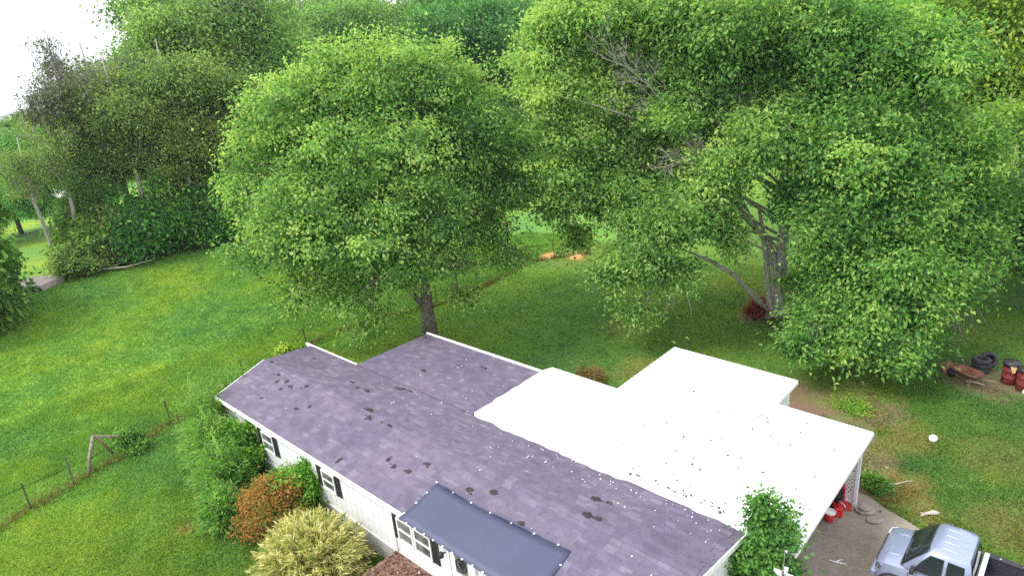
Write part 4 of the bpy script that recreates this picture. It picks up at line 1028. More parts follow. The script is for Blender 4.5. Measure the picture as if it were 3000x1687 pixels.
# ------------------------------------------------------------------ pickup truck (front towards -x)
tk = empty('pickup_truck', (-3.30, 17.15, 0.03), 0, 'silver pickup truck with black bed liner parked on the concrete', 'truck')
def loft(mb, secs, close_ends=True):
    n = len(secs[0]); b0 = len(mb.v)
    vs = [p for s in secs for p in s]; fs = []
    for i in range(len(secs)-1):
        for k in range(n-1): fs.append((i*n+k, i*n+k+1, (i+1)*n+k+1, (i+1)*n+k))
    if close_ends: fs += [tuple(range(n)), tuple(range((len(secs)-1)*n, len(secs)*n))[::-1]]
    mb.add(vs, fs)
def sec(u, zb, zt, hw, crown=.03, tuck=.06, top=.80):
    h = [(0.86*hw, zb), (hw-.01, zb+.10), (hw, (zb+zt)/2), (hw-.02, zt-.16), (hw-tuck, zt-.05), (top*hw, zt-.005), (.45*hw, zt+crown*.7), (0, zt+crown)]
    pts = [(u, y, z) for y, z in h] + [(u, -y, z) for y, z in h[::-1][1:]]
    return pts
mb = MB()
loft(mb, [sec(.34,.42,.84,.78,.01), sec(.40,.36,.93,.86,.02), sec(.55,.34,.98,.91,.03), sec(.82,.34,1.03,.925,.035), sec(1.0,.34,1.06,.925,.03), sec(1.6,.34,1.07,.925,0), sec(2.46,.34,1.07,.925,0)])
body = mb.build('body', M['silver'], tk, smooth=True); md = body.modifiers.new('edge','EDGE_SPLIT'); md.split_angle = R_(38)
# hood creases and cowl
mb = MB()
for y in (-.46,.46): mb.tube([(.46,y*1.05,.985),(.62,y,1.018),(.80,y*.98,1.048),(.93,y*.95,1.066)], [.004,.010,.010,.004], 6)
mb.build('hood_crease', M['silver'], body, smooth=True)
MB().box(.90,.965,-.80,.80,1.055,1.088).build('cowl', M['black'], body, bevel=.012)
mb = MB()
for y in (-.35,.25): mb.tube([(.945,y,1.095),(1.03,y+.22,1.19),(1.06,y+.42,1.225)], .008, 5)
mb.build('wipers', M['black'], body)
# cab greenhouse
def cabsec(z, u0, u1, hw, r=.10):
    return [(u0, -hw+r, z), (u0, 0, z), (u0, hw-r, z), (u0+r, hw, z), ((u0+u1)/2, hw, z), (u1-r, hw, z), (u1, hw-r, z), (u1, 0, z), (u1, -hw+r, z), (u1-r, -hw, z), ((u0+u1)/2, -hw, z), (u0+r, -hw, z)]
mb = MB(); ss = [cabsec(1.06,.93,2.46,.86), cabsec(1.40,1.20,2.42,.795), cabsec(1.66,1.44,2.36,.715), cabsec(1.725,1.52,2.33,.665), cabsec(1.75,1.66,2.24,.54)]
n = 12; b0 = 0; fs = []
for i in range(len(ss)-1):
    for k in range(n): fs.append((i*n+k, i*n+(k+1)%n, (i+1)*n+(k+1)%n, (i+1)*n+k))
fs += [tuple(range((len(ss)-1)*n, len(ss)*n))]
mb.add([p for s in ss for p in s], fs)
cab = mb.build('cab', M['silver'], tk, smooth=True); md = cab.modifiers.new('edge','EDGE_SPLIT'); md.split_angle = R_(40)
mb = MB()
for y in (-.42,-.14,.14,.42):
    mb.tube([(1.62, y, 1.742-abs(y)*.03), (1.72, y, 1.756-abs(y)*.03), (2.2, y, 1.756-abs(y)*.03), (2.3, y, 1.735-abs(y)*.03)], [.006,.018,.018,.006], 6)
mb.build('roof_ribs', M['silver'], cab, smooth=True)
def pane(name, pts, mat, parent, off):
    o_ = Vector(off); a = [Vector(p)+o_ for p in pts]; b_ = [Vector(p)+o_*.2 for p in pts]; n = len(pts)
    return MB().add(a+b_, [tuple(range(n)), tuple(range(n,2*n))[::-1]] + [(i,(i+1)%n,n+(i+1)%n,n+i) for i in range(n)]).build(name, mat, parent)
V = []; F = []; rows = [(1.075,.945,.775),(1.16,1.012,.765),(1.25,1.082,.75),(1.33,1.146,.735),(1.40,1.202,.72),(1.48,1.275,.70),(1.56,1.350,.675),(1.64,1.425,.645),(1.675,1.465,.63)]; nc = 12
for z, u, w in rows:
    for k in range(nc+1):
        y = -1 + 2*k/nc; V.append((u - .030 + .05*y*y*y*y, y*w, z + .006))
for i in range(len(rows)-1):
    for k in range(nc): a = i*(nc+1)+k; F.append((a, a+1, a+nc+2, a+nc+1))
ws = mesh_from_arrays('windshield', V, F, M['glass'], cab, smooth=True); ws.modifiers.new('t','SOLIDIFY').thickness = .012
pane('rear_window', [(2.462,-.64,1.12),(2.462,.64,1.12),(2.425,.62,1.40),(2.372,.55,1.62),(2.372,-.55,1.62),(2.425,-.62,1.40)], M['glass'], cab, (.014,0,.004))
for s in (-1, 1):
    pane('side_window', [(1.20,s*.862,1.10),(1.82,s*.862,1.10),(1.82,s*.732,1.635),(1.52,s*.735,1.63),(1.36,s*.798,1.40)], M['glass'], cab, (0,s*.016,.004))
    pane('quarter_window', [(1.90,s*.862,1.12),(2.30,s*.862,1.12),(2.26,s*.735,1.625),(1.90,s*.735,1.63)], M['glass'], cab, (0,s*.016,.004))
    d = MB(); 
    for p, q in (((1.12,s*.928,.45),(1.12,s*.928,1.0)),((1.86,s*.928,.45),(1.86,s*.928,1.0)),((1.12,s*.93,.44),(1.86,s*.93,.44))): d.bar(p, q, .012, .012)
    dd = d.build('door_seam', M['black'], body)
    MB().box(1.66,1.80,s*.93-.015,s*.93+.015,.90,.925).build('door_handle', M['silver'], body)
    mr_ = MB(); mr_.box(1.16,1.26, min(s*.88,s*1.10), max(s*.88,s*1.10), 1.10, 1.24); mr_.build('mirror', M['black'], tk, bevel=.02)
    hl = MB(); hl.add([(.325,s*.56,.70),(.335,s*.79,.70),(.47,s*.905,.72),(.49,s*.89,.86),(.37,s*.79,.87),(.335,s*.56,.83)], [(0,1,4,5),(1,2,3,4)])
    o_ = hl.build('headlight', M['chrome'], tk); o_.modifiers.new('t','SOLIDIFY').thickness = .03
    for u in (.86, 3.72):
        w = empty('wheel', (u, s*.80, .33)); w.parent = tk
        Mr2 = Matrix.Rotation(R_(90), 4, 'X')
        MB().lathe([(.20,-.11),(.30,-.11),(.335,-.07),(.335,.07),(.30,.11),(.20,.11)], (0,0,0), 24, Mr2).build('tyre', M['rubber'], w, smooth=True)
        MB().lathe([(.02,-.112),(.19,-.10),(.205,-.08),(.205,.08),(.19,.10),(.02,.112)], (0,0,0), 20, Mr2).build('rim', M['chrome'], w, smooth=True)
g = MB(); g.box(.31,.338,-.54,.54,.62,.82)
for z in (.66,.72,.78): g.box(.295,.31,-.52,.52,z,z+.02)
g.build('grille', M['black'], tk)
MB().box(.24,.38,-.88,.88,.40,.58).build('bumper', M['silver'], tk, bevel=.03)
wa = MB()
for s in (-1,1):
    for k in range(10):
        a = math.pi*k/9; a2 = math.pi*(k+1)/9
        if k < 9: wa.bar((.86-.40*math.cos(a), s*.925, .34+.40*math.sin(a)), (.86-.40*math.cos(a2), s*.925, .34+.40*math.sin(a2)), .04, .05)
wa.build('wheel_arch', M['black'], tk)
# bed
bd = MB(); bd.box(2.54,4.72,-.925,-.83,.45,1.08); bd.box(2.54,4.72,.83,.925,.45,1.08); bd.box(2.52,2.60,-.829,.829,.45,1.12); bd.box(4.62,4.72,-.829,.829,.45,1.08)
bed = bd.build('bed', M['silver'], tk, bevel=.012)
ln = MB(); ln.box(2.604,4.616,-.826,.826,.60,.66); ln.box(2.604,4.616,-.826,-.76,.662,1.086); ln.box(2.604,4.616,.76,.826,.662,1.086); ln.box(2.50,4.7,.74,.91,1.083,1.10); ln.box(2.62,4.7,-.91,-.74,1.083,1.10)
for k in range(11): ln.box(2.64,4.58,-.70+.14*k,-.65+.14*k,.662,.672)
ln.build('bed_liner', M['liner'], bed)
for u in (2.85, 3.35): MB().lathe([(.03,0),(.03,.02),(.015,.025)], (u,.80,1.102), 8).build('tie_down', M['chrome'], bed)
MB().box(2.505,2.615,-.80,.80,1.122,1.165).build('bulkhead_rail', M['white'], bed, bevel=.012)
# things in the bed
gc = empty('fuel_can', (-3.30+2.82, 17.15-.42, .703), .3, 'red fuel can with yellow spout in the truck bed', 'fuel can')
MB().box(-.12,.12,-.16,.16,0,.30).build('body', M['red'], gc, bevel=.04)
mb = MB(); mb.tube([(-.08,-.1,.29),(-.08,-.1,.36),(-.08,.1,.36),(-.08,.1,.29)], .018, 6); mb.build('handle', M['red'], gc, smooth=True)
mb = MB(); mb.tube([(.03,.08,.29),(.04,.09,.40),(.10,.16,.50)], [.035,.03,.02], 8); mb.build('spout', M['yellow'], gc, smooth=True)
MB().lathe([(.05,0),(.05,.04),(.04,.05)], (.03,.08,.29), 12).build('cap', M['yellow'], gc)
bx = empty('tool_case', (-3.30+3.05, 17.15-.05, .703), .5, 'small blue grey case lying in the truck bed', 'case')
MB().box(-.16,.16,-.22,.22,0,.20).build('case_body', M['greybox'], bx, bevel=.02)
MB().box(-.165,.165,-.225,.225,.202,.23).build('lid', M['greybox'], bx, bevel=.01)
mb = MB(); mb.tube([(.15,-.08,.12),(.22,-.08,.12),(.22,.08,.12),(.15,.08,.12)], .012, 6); mb.build('handle', M['black'], bx)

# ------------------------------------------------------------------ things by the carport
def jerry(x, y, rz, label):
    o = empty('fuel_can', (x,y,.03), rz, label, 'fuel can')
    MB().box(-.13,.13,-.19,.19,0,.34).build('body', M['red'], o, bevel=.05, seg=3)
    mb = MB(); mb.tube([(0,-.13,.33),(0,-.12,.42),(0,.06,.42),(0,.08,.33)], .02, 6); mb.build('handle', M['red'], o, smooth=True)
    MB().lathe([(.045,0),(.045,.05),(.03,.06)], (0,.13,.335), 12).build('cap', M['black'], o)
    return o
c1 = jerry(-4.62, 18.75, .5, 'red fuel can nearest the lattice, on the concrete under the carport edge')
mb = MB(); mb.tube([(.03,.10,.40),(.10,-.05,.47),(.16,-.22,.45)], [.022,.018,.014], 7); mb.build('spout', M['litter_white'], c1, smooth=True)
bk = empty('bucket', (-4.72, 18.30, .03), 0, 'red bucket with pale rim at the carport edge', 'bucket')
MB().lathe([(.12,0),(.125,.005),(.165,.34),(.155,.34),(.115,.012),(.01,.012)], n=20).build('pail', M['red'], bk, smooth=True)
MB().lathe([(.166,.32),(.178,.33),(.178,.35),(.160,.352)], n=20).build('rim', M['litter_white'], bk, smooth=True)
mb = MB(); mb.tube([(.17*math.cos(a), .10*math.sin(a), .34+.03*math.sin(a)) for a in [math.pi*k/10 for k in range(11)]], .008, 5); mb.build('bail_handle', M['chrome'], bk)
ht = empty('hand_truck', (-4.62, 19.22, .03), 2.0, 'red upright hand truck standing before the white lattice', 'hand truck')
mb = MB()
for x in (-.18,.18): mb.tube([(x,0,.06),(x,0,.5),(x,.03,1.0),(x*.6,.06,1.18)], .022, 8)
mb.tube([(-.108,.06,1.18),(.108,.06,1.18)], .022, 8)
for z in (.3,.6,.9): mb.tube([(-.18,.01,z),(.18,.01,z)], .015, 6)
mb.build('frame', M['red'], ht, smooth=True)
MB().box(-.2,.2,-.26,0,.02,.035).build('toe_plate', M['red'], ht)
for x in (-.25,.25):
    Mr3 = Matrix.Rotation(R_(90), 4, 'Y'); MB().lathe([(.03,-.04),(.10,-.04),(.12,-.02),(.12,.02),(.10,.04),(.03,.04)], (x,.1,.125), 16, Mr3).build('wheel', M['rubber'], ht, smooth=True)
bn = empty('storage_bin', (-4.95, 19.05, .03), .15, 'black storage bin under the carport in front of the lattice', 'bin')
MB().add([(-.3,-.2,0),(.3,-.2,0),(.3,.2,0),(-.3,.2,0),(-.36,-.25,.55),(.36,-.25,.55),(.36,.25,.55),(-.36,.25,.55)], ((0,3,2,1),(4,5,6,7),(0,1,5,4),(1,2,6,5),(2,3,7,6),(3,0,4,7))).build('tub', M['black'], bn, bevel=.02)
MB().box(-.39,.39,-.28,.28,.552,.60).build('lid', M['black'], bn, bevel=.015)
# flat stones
for i, (x, y, sx_, sy_, sz_, rz, z, lab) in enumerate([(-3.95,19.35,.34,.20,.09,.5,.03,'flat brown stone slab, largest by the carport corner'),(-3.62,19.05,.26,.15,.07,.7,.03,'smaller brown stone slab nearest the truck'),(-3.98,19.37,.22,.15,.07,.9,.125,'grey stone resting on top of the largest slab'),(-4.12,19.62,.10,.09,.06,.2,.03,'small round stone at the foot of the carport post')]):
    o = empty('stone', (x,y,z), rz, lab, 'stone')
    pts_ = []; rr = random.Random(100+i)
    for k in range(9):
        a = 2*math.pi*k/9; s = rr.uniform(.8,1.12); pts_.append((sx_*s*math.cos(a), sy_*s*math.sin(a)))
    MB().prism(pts_, 0, lambda x, y: sz_).build('slab', M['stone'], o, bevel=.02)
o = empty('broken_stick', (-3.95,16.65,.032), .4, 'white splintered stick on the concrete in front of the truck', 'stick')
mb = MB(); mb.tube([(-.22,.02,.015),(-.05,0,.018),(.22,-.02,.015)], [.016,.02,.01], 6); mb.tube([(-.05,0,.018),(.06,.10,.02),(.16,.14,.015)], [.016,.013,.008], 6); mb.tube([(-.16,.02,.018),(-.22,.10,.015)], [.014,.008], 6); mb.build('stick_wood', M['litter_white'], o, smooth=True)
o = empty('bleached_wood', (-2.40,20.35,0), .9, 'pale bleached piece of wood lying on dry grass beside the truck', 'wood')
mb = MB(); mb.tube([(-.32,0,.04),(-.1,.03,.06),(.12,0,.07),(.26,-.05,.05)], [.03,.05,.085,.05], 8); mb.tube([(-.1,.03,.06),(-.26,.12,.05)], [.03,.015], 6); mb.build('chunk', M['twig'], o, smooth=True)
o = empty('hose', (-3.6,21.2,0), .2, 'grey length of hose on the grass behind the carport post', 'hose')
mb = MB(); mb.tube([(-.5,-.35,.03),(-.3,-.05,.05),(.05,.12,.04),(.35,.42,.03),(.5,.5,.03)], .022, 6); mb.build('hose_body', M['twig'], o, smooth=True)
# ball
ball = empty('ball', (-3.2, 24.66, .14), 0, 'white ball on the lawn behind the carport', 'ball')
bm = bmesh.new(); bmesh.ops.create_icosphere(bm, subdivisions=3, radius=.14)
for v in bm.verts:
    k = abs(math.sin(v.co.x*28))*abs(math.sin(v.co.y*28)); v.co *= 1 - .006*(k < .12)
me = bpy.data.meshes.new('shell'); bm.to_mesh(me); bm.free(); me.materials.append(M['litter_white'])
for p in me.polygons: p.use_smooth = True
o = bpy.data.objects.new('shell', me); COL.objects.link(o); o.parent = ball
MB().lathe([(.008,0),(.012,.004),(.006,.008)], (0,0,.137), 8).build('valve', M['black'], ball)

# ------------------------------------------------------------------ scrap by the right edge
def tyre(x, y, z, r, tilt, label):
    o = empty('tyre', (x,y,z), 0, label, 'tyre', 'old tyres in a heap'); o.rotation_euler = tilt
    MB().lathe([(r*.58,-.085),(r*.9,-.10),(r,-.06),(r,.06),(r*.9,.10),(r*.58,.085),(r*.60,.05),(r*.62,0),(r*.60,-.05),(r*.58,-.085)], n=28).build('tread', M['rubber'], o, smooth=True)
    o2 = MB(); 
    for k in range(28):
        a = 2*math.pi*k/28; o2.bar((r*1.004*math.cos(a), r*1.004*math.sin(a), -.06), (r*1.004*math.cos(a+.06), r*1.004*math.sin(a+.06), .06), .02, .012)
    o2.build('tread_blocks', M['rubber'], o)
tyre(-2.83,31.4,.11,.36,(0,0,0),'old black tyre at the bottom of the tyre stack')
tyre(-2.80,31.43,.315,.35,(.02,.03,0),'old black tyre second from the ground in the stack')
tyre(-2.82,31.40,.52,.35,(-.03,.02,.5),'old black tyre on top of the stack')
tyre(-2.62,31.85,.40,.34,(R_(62),0,.5),'old grey tyre leaning against the back of the stack')
def drum(x, y, rz, label, flap=False):
    o = empty('drum', (x,y,0), rz, label, 'drum', 'dark red drums')
    MB().lathe([(.28,0),(.29,.01),(.285,.28),(.298,.30),(.285,.32),(.285,.58),(.298,.60),(.285,.62),(.285,.86),(.295,.88),(.29,.89),(.27,.885),(.01,.86)], n=26).build('shell', M['drum_red'], o, smooth=True)
    MB().lathe([(.31,.80),(.315,.90),(.29,.97),(.02,1.0)], n=22).build('lid', M['black'], o, smooth=True)
    if flap: MB().add([(-.08,-.31,.86),(.14,-.30,.86),(.10,-.335,.62),(.02,-.34,.58)], [(0,1,2,3)]).build('flap', M['leafflap'], o).modifiers.new('t','SOLIDIFY').thickness = .01
M['leafflap'] = mat_plain('tan_cloth', (0.45,0.30,0.12), (0.62,0.45,0.2), 6, .8, .2)
drum(-1.75,30.9,.2,'dark red drum with black lid and tan flap beside the tyres', True)
drum(-1.22,30.55,1.0,'dark red drum with black lid at the right edge')
o = empty('white_rock', (-1.05,30.15,0), 0, 'white rock at the foot of the right edge drum', 'rock')
bm = bmesh.new(); bmesh.ops.create_icosphere(bm, subdivisions=2, radius=.16); rr = random.Random(4)
for v in bm.verts: v.co = Vector((v.co.x*1.2, v.co.y, v.co.z*.8 + .10))*rr.uniform(.85,1.1)
me = bpy.data.meshes.new('rock_body'); bm.to_mesh(me); bm.free(); me.materials.append(M['trim']); o2 = bpy.data.objects.new('rock_body', me); COL.objects.link(o2); o2.parent = o
wb = empty('wheelbarrow', (-3.05,29.95,0), R_(150), 'rusty wheelbarrow tipped beside the stacked tyres', 'wheelbarrow')
mb = MB(); ss = []
for z, lx, ly in ((.28,.28,.20),(.34,.36,.26),(.55,.52,.36),(.57,.54,.38)): ss.append((z,lx,ly))
vs = []; fs = []; n = 16
for z, lx, ly in ss:
    for k in range(n):
        a = 2*math.pi*k/n; c_, s_ = math.cos(a), math.sin(a); vs.append((lx*math.copysign(abs(c_)**.6, c_), ly*math.copysign(abs(s_)**.6, s_), z))
for i in range(3):
    for k in range(n): fs.append((i*n+k, i*n+(k+1)%n, (i+1)*n+(k+1)%n, (i+1)*n+k))
fs.append(tuple(range(n))[::-1]); mb.add(vs, fs); t_ = mb.build('tray', M['rust'], wb, smooth=True); t_.modifiers.new('t','SOLIDIFY').thickness = .012
mb = MB()
for s in (-1,1): mb.tube([(.72,s*.06,.20),(.3,s*.16,.26),(-.4,s*.24,.34),(-.95,s*.28,.46)], .022, 7); mb.tube([(-.25,s*.2,.30),(-.32,s*.24,.0),(-.12,s*.2,.27)], .016, 6)
mb.build('handles', M['wood_grey'], wb, smooth=True)
MB().lathe([(.05,-.04),(.16,-.045),(.19,-.02),(.19,.02),(.16,.045),(.05,.04)], (.72,0,.19), 18, Matrix.Rotation(R_(90),4,'X')).build('wheel', M['rubber'], wb, smooth=True)
o = empty('rusty_sheet', (-3.75,30.6,0), .4, 'bent rusty metal sheet left of the wheelbarrow', 'scrap metal')
MB().add([(-.3,-.25,.02),(.3,-.3,.03),(.38,.1,.24),(.0,.35,.42),(-.35,.2,.30)], [(0,1,2),(0,2,3),(0,3,4)]).build('sheet', M['rust'], o).modifiers.new('t','SOLIDIFY').thickness = .01
st = empty('tree_stump', (-12.38,32.35,0), 0, 'short brown stump between the red shrub and the forked trunk', 'stump')
MB().lathe([(.30,-.05),(.24,.05),(.20,.18),(.19,.42),(.17,.43),(.02,.41)], n=14).build('stump_wood', M['bark'], st, smooth=True)

# ------------------------------------------------------------------ pasture fence
fence = empty('pasture_fence', (-27,10,0), 0, 'sagging wire fence on thin steel posts between lawn and pasture', 'fence')
FX, FY = -27, 10
line = [(-26.6,-2.5),(-26.9,0.4),(-27.7,2.2),(-27.9,3.7),(-28.3,4.6),(-28.4,5.6),(-29.4,8.0),(-30.6,12.2),(-31.4,16.2),(-31.6,19.6),(-29.6,24.2),(-29.2,27.4),(-29.9,33.4),(-28.9,35.0),(-27.2,37.0)]
def tpost(x, y, h, lean, mat='steel_post', r=.028):
    z = float(gz(x, y)); mb = MB(); mb.bar((x-FX,y-FY,z-.05),(x-FX+lean[0],y-FY+lean[1],z+h), r*1.9, r*1.2); mb.bar((x-FX+r,y-FY,z-.05),(x-FX+r+lean[0],y-FY+lean[1],z+h), r*.6, r*2.2)
    mb.build('post', M[mat], fence)
tops = []
for i, (x, y) in enumerate(line):
    ln_ = (rnd.uniform(-.12,.05), rnd.uniform(-.12,.06)); h = rnd.uniform(1.15,1.35)
    if i not in (4, 5): tpost(x, y, h, ln_)
    tops.append((x-FX, y-FY, float(gz(x,y)), ln_, h))
for hh in (.35,.65,.95):
    mb = MB()
    for a, b_ in zip(tops, tops[1:]):
        p = Vector((a[0]+a[3][0]*hh, a[1]+a[3][1]*hh, a[2]+hh)); q = Vector((b_[0]+b_[3][0]*hh, b_[1]+b_[3][1]*hh, b_[2]+hh))
        mb.tube(bez(p, q, (0,0,-.10), 5), .005, 3, cap=False)
    mb.build('wire', M['steel_post'], fence)
brc = empty('fence_brace', (-28.3,4.9,0), 0, 'collapsed weathered wooden fence brace leaning beside the small shrub', 'fence brace')
zb_ = float(gz(-28.3,4.9))
MB().tube([(.10,-.65,zb_-.1),(-.10,-.32,zb_+.7),(-.30,.02,zb_+1.35)], [.075,.07,.065], 8).build('leaning_post', M['wood_grey'], brc, smooth=True)
MB().bar((-.32,.0,zb_+1.33),(-.15,1.25,zb_+.72), .09, .09).build('rail', M['wood_grey'], brc, bevel=.01)
MB().tube([(-.30,.10,zb_+1.28),(-.15,.45,zb_+.35)], [.05,.05], 7).build('prop', M['wood_brown'], brc, smooth=True)
MB().tube([(-.15,1.25,zb_+.80),(-.12,1.32,zb_-.05)], [.07,.08], 7).build('end_post', M['wood_grey'], brc, smooth=True)
bp = empty('corner_post', (-34.6,36.3,0), 0, 'thick dark fence post with rusty orange cap in the far pasture corner', 'post')
MB().tube([(0,0,-.1),(0,0,.9),(-.05,0,1.45)], [.14,.13,.12], 9).build('post_wood', M['tar'], bp, smooth=True)
MB().lathe([(.15,0),(.19,.03),(.17,.30),(.10,.40),(.01,.42)], (-.05,0,1.42), 12).build('cap', M['rust'], bp, smooth=True)
for s, lab in ((1,'guy'),(-1,'guy')): MB().tube([(0,0,1.3),(s*.5,-.4,.0)], .03, 5).build('guy_brace', M['twig'], bp)
# clay heaps and fence-line weeds
for x, y, s, lab in ((-29.6,35.2,.9,'orange clay heap left of the gap in the far fence'),(-27.6,36.0,.8,'orange clay heap right of the gap in the far fence')):
    rg = np.random.default_rng(int(abs(x)*10)); rings = 7; seg = 14; V = []; F = []
    for i in range(rings+1):
        for k in range(seg):
            a = 2*math.pi*k/seg; rr_ = s*(i/rings)*(1+rg.uniform(-.12,.12)); V.append((rr_*math.cos(a)*.7, rr_*math.sin(a), max(-.02, .22*s*(1-(i/rings)**1.4)*rg.uniform(.85,1.1) - (.03 if i == rings else 0))))
    for i in range(rings):
        for k in range(seg): F.append((i*seg+k, i*seg+(k+1)%seg, (i+1)*seg+(k+1)%seg, (i+1)*seg+k))
    o = mesh_from_arrays('clay_heap', V, F, M['clay'], None, smooth=True); o.location = (x, y, float(gz(x,y))); tag(o, lab, 'clay heap', 'clay heaps at the fence gap')
rg = np.random.default_rng(55)
PP = []
for (xa, ya), (xb, yb) in zip(line, line[1:]):
    L_ = math.hypot(xb-xa, yb-ya); n = int(L_*150)
    t = rg.uniform(0,1,n); dens = .5+.5*np.sin(t*9+xa*3); keep = rg.uniform(0,1,n) < .35+.65*dens
    x = xa+(xb-xa)*t + rg.normal(0,.16,n); y = ya+(yb-ya)*t + rg.normal(0,.12,n)
    PP.append(np.stack([x,y,gz(x,y)],1)[keep])
P = np.concatenate(PP); n = len(P)
h = rg.uniform(.10,.38,n); a = rg.uniform(0,6.28,n); ln_ = rg.normal(0,.12,(n,2)); w = .02
side = np.stack([np.cos(a)*w, np.sin(a)*w, np.zeros(n)],1); tip = P + np.stack([ln_[:,0], ln_[:,1], h],1)
V = np.stack([P-side, P+side, tip],1).reshape(-1,3); F = np.arange(3*n).reshape(-1,3)
o = mesh_from_arrays('fence_weeds', V, F, M['leaf_dry'], None, np.repeat(np.clip(rg.normal(.30,.25,n),0,1),3)); tag(o, 'tall dry weeds growing along the foot of the wire fence', 'weeds', kind='stuff')
# brush heap far back under the forked tree
br_ = empty('brush_heap', (-37,67,0), 0, 'grey heap of cut brush far back on the lawn', 'brush heap')
mb = MB(); pr = random.Random(8)
for k in range(150):
    p = Vector((pr.gauss(0,1.3), pr.gauss(0,1.0), pr.uniform(0,.9))); d = Vector((pr.gauss(0,1), pr.gauss(0,1), pr.gauss(.1,.35))).normalized()*pr.uniform(1,2.6)
    q = p + d; q.z = max(.05, q.z); mb.tube([p, (p+q)/2 + Vector((0,0,pr.uniform(-.1,.2))), q], [.05,.04,.015], 4, cap=False)
mb.build('cut_branches', M['twig'], br_)
# fallen pale branch at the pasture edge
o = empty('fallen_branch', (-58.6,15.3,0), .9, 'pale fallen branch lying at the foot of the hedgerow bushes', 'branch')
zz = float(gz(-58.6,15.3)); mb = MB(); mb.tube([(-2.6,-.2,zz+.15),(-1,.1,zz+.35),(.8,0,zz+.3),(2.8,.3,zz+.55)], [.05,.09,.08,.03], 6); mb.tube([(-.6,.05,zz+.33),(.6,.8,zz+.6)], [.05,.02], 5); mb.build('branch_wood', M['twig'], o, smooth=True)
# culvert with posts at the pasture corner
cu = empty('culvert_slab', (-60.6,10.1,0), R_(38), 'pale pinkish concrete culvert slab with dark pipe mouths at the pasture corner', 'culvert')
zc = float(gz(-60.6,10.1))
MB().box(-1.5,1.6,-1.2,1.2,zc+.0,zc+.55).build('slab', M['concrete_pale'], cu, bevel=.03)
for k in range(5): MB().lathe([(.26,0),(.26,.05),(.22,.06),(.02,.02)], (1.3-k*.6,-1.2,zc+.14), 14, Matrix.Rotation(R_(90),4,'X')).build('pipe_mouth', M['black'], cu)
for x in (-1.5,-.5): MB().box(x,x+.14,-1.45,-1.31,zc,zc+1.6).build('post', M['wood_grey'], cu)
# far shed seen between the trunks
sd = empty('far_shed', (-110,25.5,float(gz(-110,25.5))), .3, 'small far shed with pale metal roof seen between the trunks', 'shed')
MB().box(-3,3,-2.2,2.2,0,2.6).build('wall', M['wood_grey'], sd)
mb = MB(); mb.add([(-3.3,-2.6,2.55),(3.3,-2.6,2.55),(3.3,0,3.7),(-3.3,0,3.7),(3.3,2.6,2.55),(-3.3,2.6,2.55)], [(0,1,2,3),(3,2,4,5)]); r_ = mb.build('roof', M['trim'], sd); r_.modifiers.new('t','SOLIDIFY').thickness = .08
MB().box(3.0,3.04,-.5,.5,0,2.0).build('door', M['wood_brown'], sd)

# ------------------------------------------------------------------ grass
rg = np.random.default_rng(77)
def inpoly(x, y, poly):
    c = np.zeros(len(x), bool); n = len(poly); j = n-1
    for i in range(n):
        xi, yi = poly[i]; xj, yj = poly[j]
        c ^= ((yi > y) != (yj > y)) & (x < (xj-xi)*(y-yi)/(yj-yi+1e-12)+xi); j = i
    return c
N = 620000
# sample tufts with density falling with distance from the house yard
x = np.concatenate([rg.uniform(-36,3.5,int(N*.62)), rg.uniform(-62,-30,int(N*.38)), rg.uniform(-6,3,120000), rg.uniform(-32,-14,220000)]); y = np.concatenate([rg.uniform(-3,40,int(N*.62)), rg.uniform(-4,34,int(N*.38)), rg.uniform(18,30,120000), rg.uniform(-2,9,220000)])
cv = np.array([x, y, np.zeros_like(x)]).T - np.array([0,0,14.7])
Rm = np.array(_m.to_3x3()); q = cv @ Rm
px = q[:,0]/-q[:,2]*1931.4; py = q[:,1]/-q[:,2]*1931.4
vis = (np.abs(px) < 1620) & (np.abs(py) < 960)
house = (x > X0-.1) & (x < X1) & (y > YF+.1) & (y < YB); addn = (x > AX0) & (x < -4.2) & (y > YB) & (y < 17.3); room = (x > -11.9) & (x < -7.1) & (y > 17) & (y < 21.6)
dr = inpoly(x, y, edge)
keep = vis & ~house & ~addn & ~room & ~dr
for sx_, sy_, r, w in DIRT: keep &= ~((np.hypot(x-sx_, y-sy_) < r*.95) & (rg.uniform(0,1,len(x)) < w*1.0))
for sx_, sy_, r, w in DRY: keep &= ~((np.hypot(x-sx_, y-sy_) < r*.9) & (rg.uniform(0,1,len(x)) < w*.5))
x, y = x[keep], y[keep]; n = len(x)
cl = np.sin(x*1.7+np.sin(y*1.3)*1.5)*np.sin(y*1.9+np.sin(x*.9)*1.7)
h = (.055 + .03*np.clip(cl,0,1))*rg.uniform(.6,1.5,n)*np.where(x < -29.5, 1.9, 1.0)
a = rg.uniform(0,6.28,n); w = rg.uniform(.014,.034,n)*np.where(x < -29.5, 1.5, 1.0)
P = np.stack([x,y,gz(x,y)-.005],1); side = np.stack([np.cos(a)*w, np.sin(a)*w, np.zeros(n)],1)
tip = P + np.stack([rg.normal(0,.05,n), rg.normal(0,.05,n), h],1)
V = np.stack([P-side,P+side,tip],1).reshape(-1,3); F = np.arange(3*n).reshape(-1,3)
nt_ = 5200
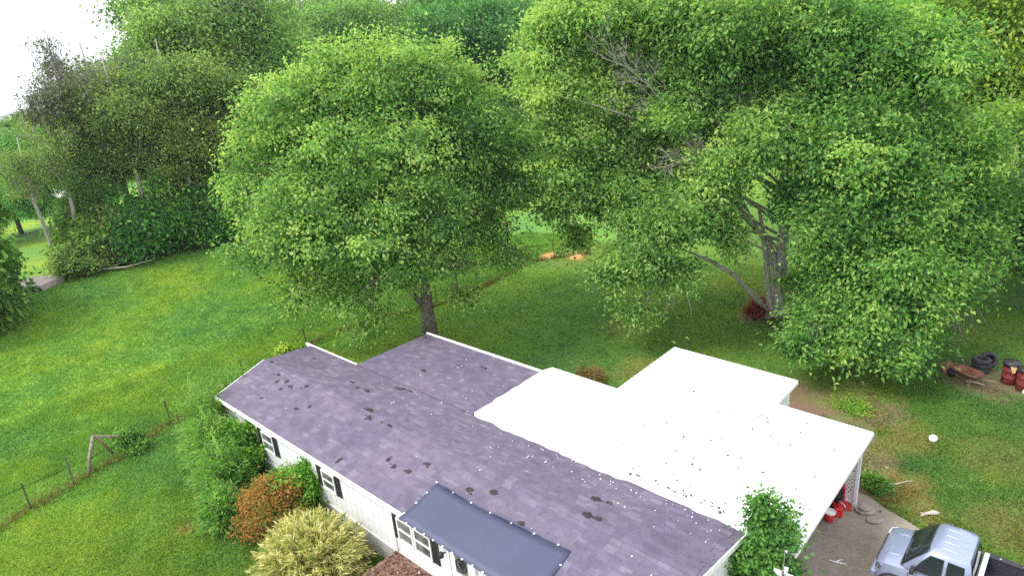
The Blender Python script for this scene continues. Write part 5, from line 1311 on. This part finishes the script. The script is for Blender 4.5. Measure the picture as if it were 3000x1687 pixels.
tx = np.where(rg.uniform(0,1,nt_) < .6, rg.uniform(-58,-28,nt_), rg.uniform(-30,2,nt_)); ty = rg.uniform(-3,36,nt_)
cl2 = np.sin(tx*.55+np.sin(ty*.4)*2)*np.sin(ty*.5+np.sin(tx*.3)*2); kp = (rg.uniform(0,1,nt_) < .25+.75*np.clip(cl2,0,1))
kp &= ~(inpoly(tx, ty, edge) | ((tx > X0-.4) & (tx < -4) & (ty > YF-.1) & (ty < 17.4)) | ((tx > -12.2) & (tx < -6.9) & (ty > 17) & (ty < 21.8)))
tx, ty = tx[kp], ty[kp]; kb = 14; n2_ = len(tx)*kb
bx_ = np.repeat(tx, kb) + rg.normal(0,.10,n2_); by_ = np.repeat(ty, kb) + rg.normal(0,.10,n2_); bh = rg.uniform(.08,.22,n2_)*np.where(bx_ < -29, 1.25, .75); ba = rg.uniform(0,6.28,n2_)
P2 = np.stack([bx_, by_, gz(bx_, by_)-.01],1); sd2 = np.stack([np.cos(ba)*.022, np.sin(ba)*.022, np.zeros(n2_)],1); tp2 = P2 + np.stack([rg.normal(0,.07,n2_), rg.normal(0,.07,n2_), bh],1)
V = np.concatenate([V, np.stack([P2-sd2, P2+sd2, tp2],1).reshape(-1,3)]); F = np.arange(len(V)).reshape(-1,3); tint_ = np.concatenate([np.clip(rg.normal(.42,.22,n),0,1), np.clip(rg.normal(.25,.25,n2_),0,1)]); n = len(tint_)
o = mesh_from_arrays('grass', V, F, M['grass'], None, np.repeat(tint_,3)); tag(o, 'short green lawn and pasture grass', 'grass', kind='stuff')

# ------------------------------------------------------------------ air
hz = MB().box(-3700, 1900, -700, 3900, -260, 140).build('haze', None)
m = bpy.data.materials.new('haze_air'); m.use_nodes = True; nt = m.node_tree; nt.nodes.clear()
pv = nt.nodes.new('ShaderNodeVolumePrincipled'); pv.inputs['Color'].default_value = (0.90, 0.94, 1.0, 1); pv.inputs['Density'].default_value = 0.00022; pv.inputs['Anisotropy'].default_value = 0.2
mo = nt.nodes.new('ShaderNodeOutputMaterial'); nt.links.new(pv.outputs[0], mo.inputs['Volume'])
hz.data.materials.append(m); tag(hz, kind='stuff')
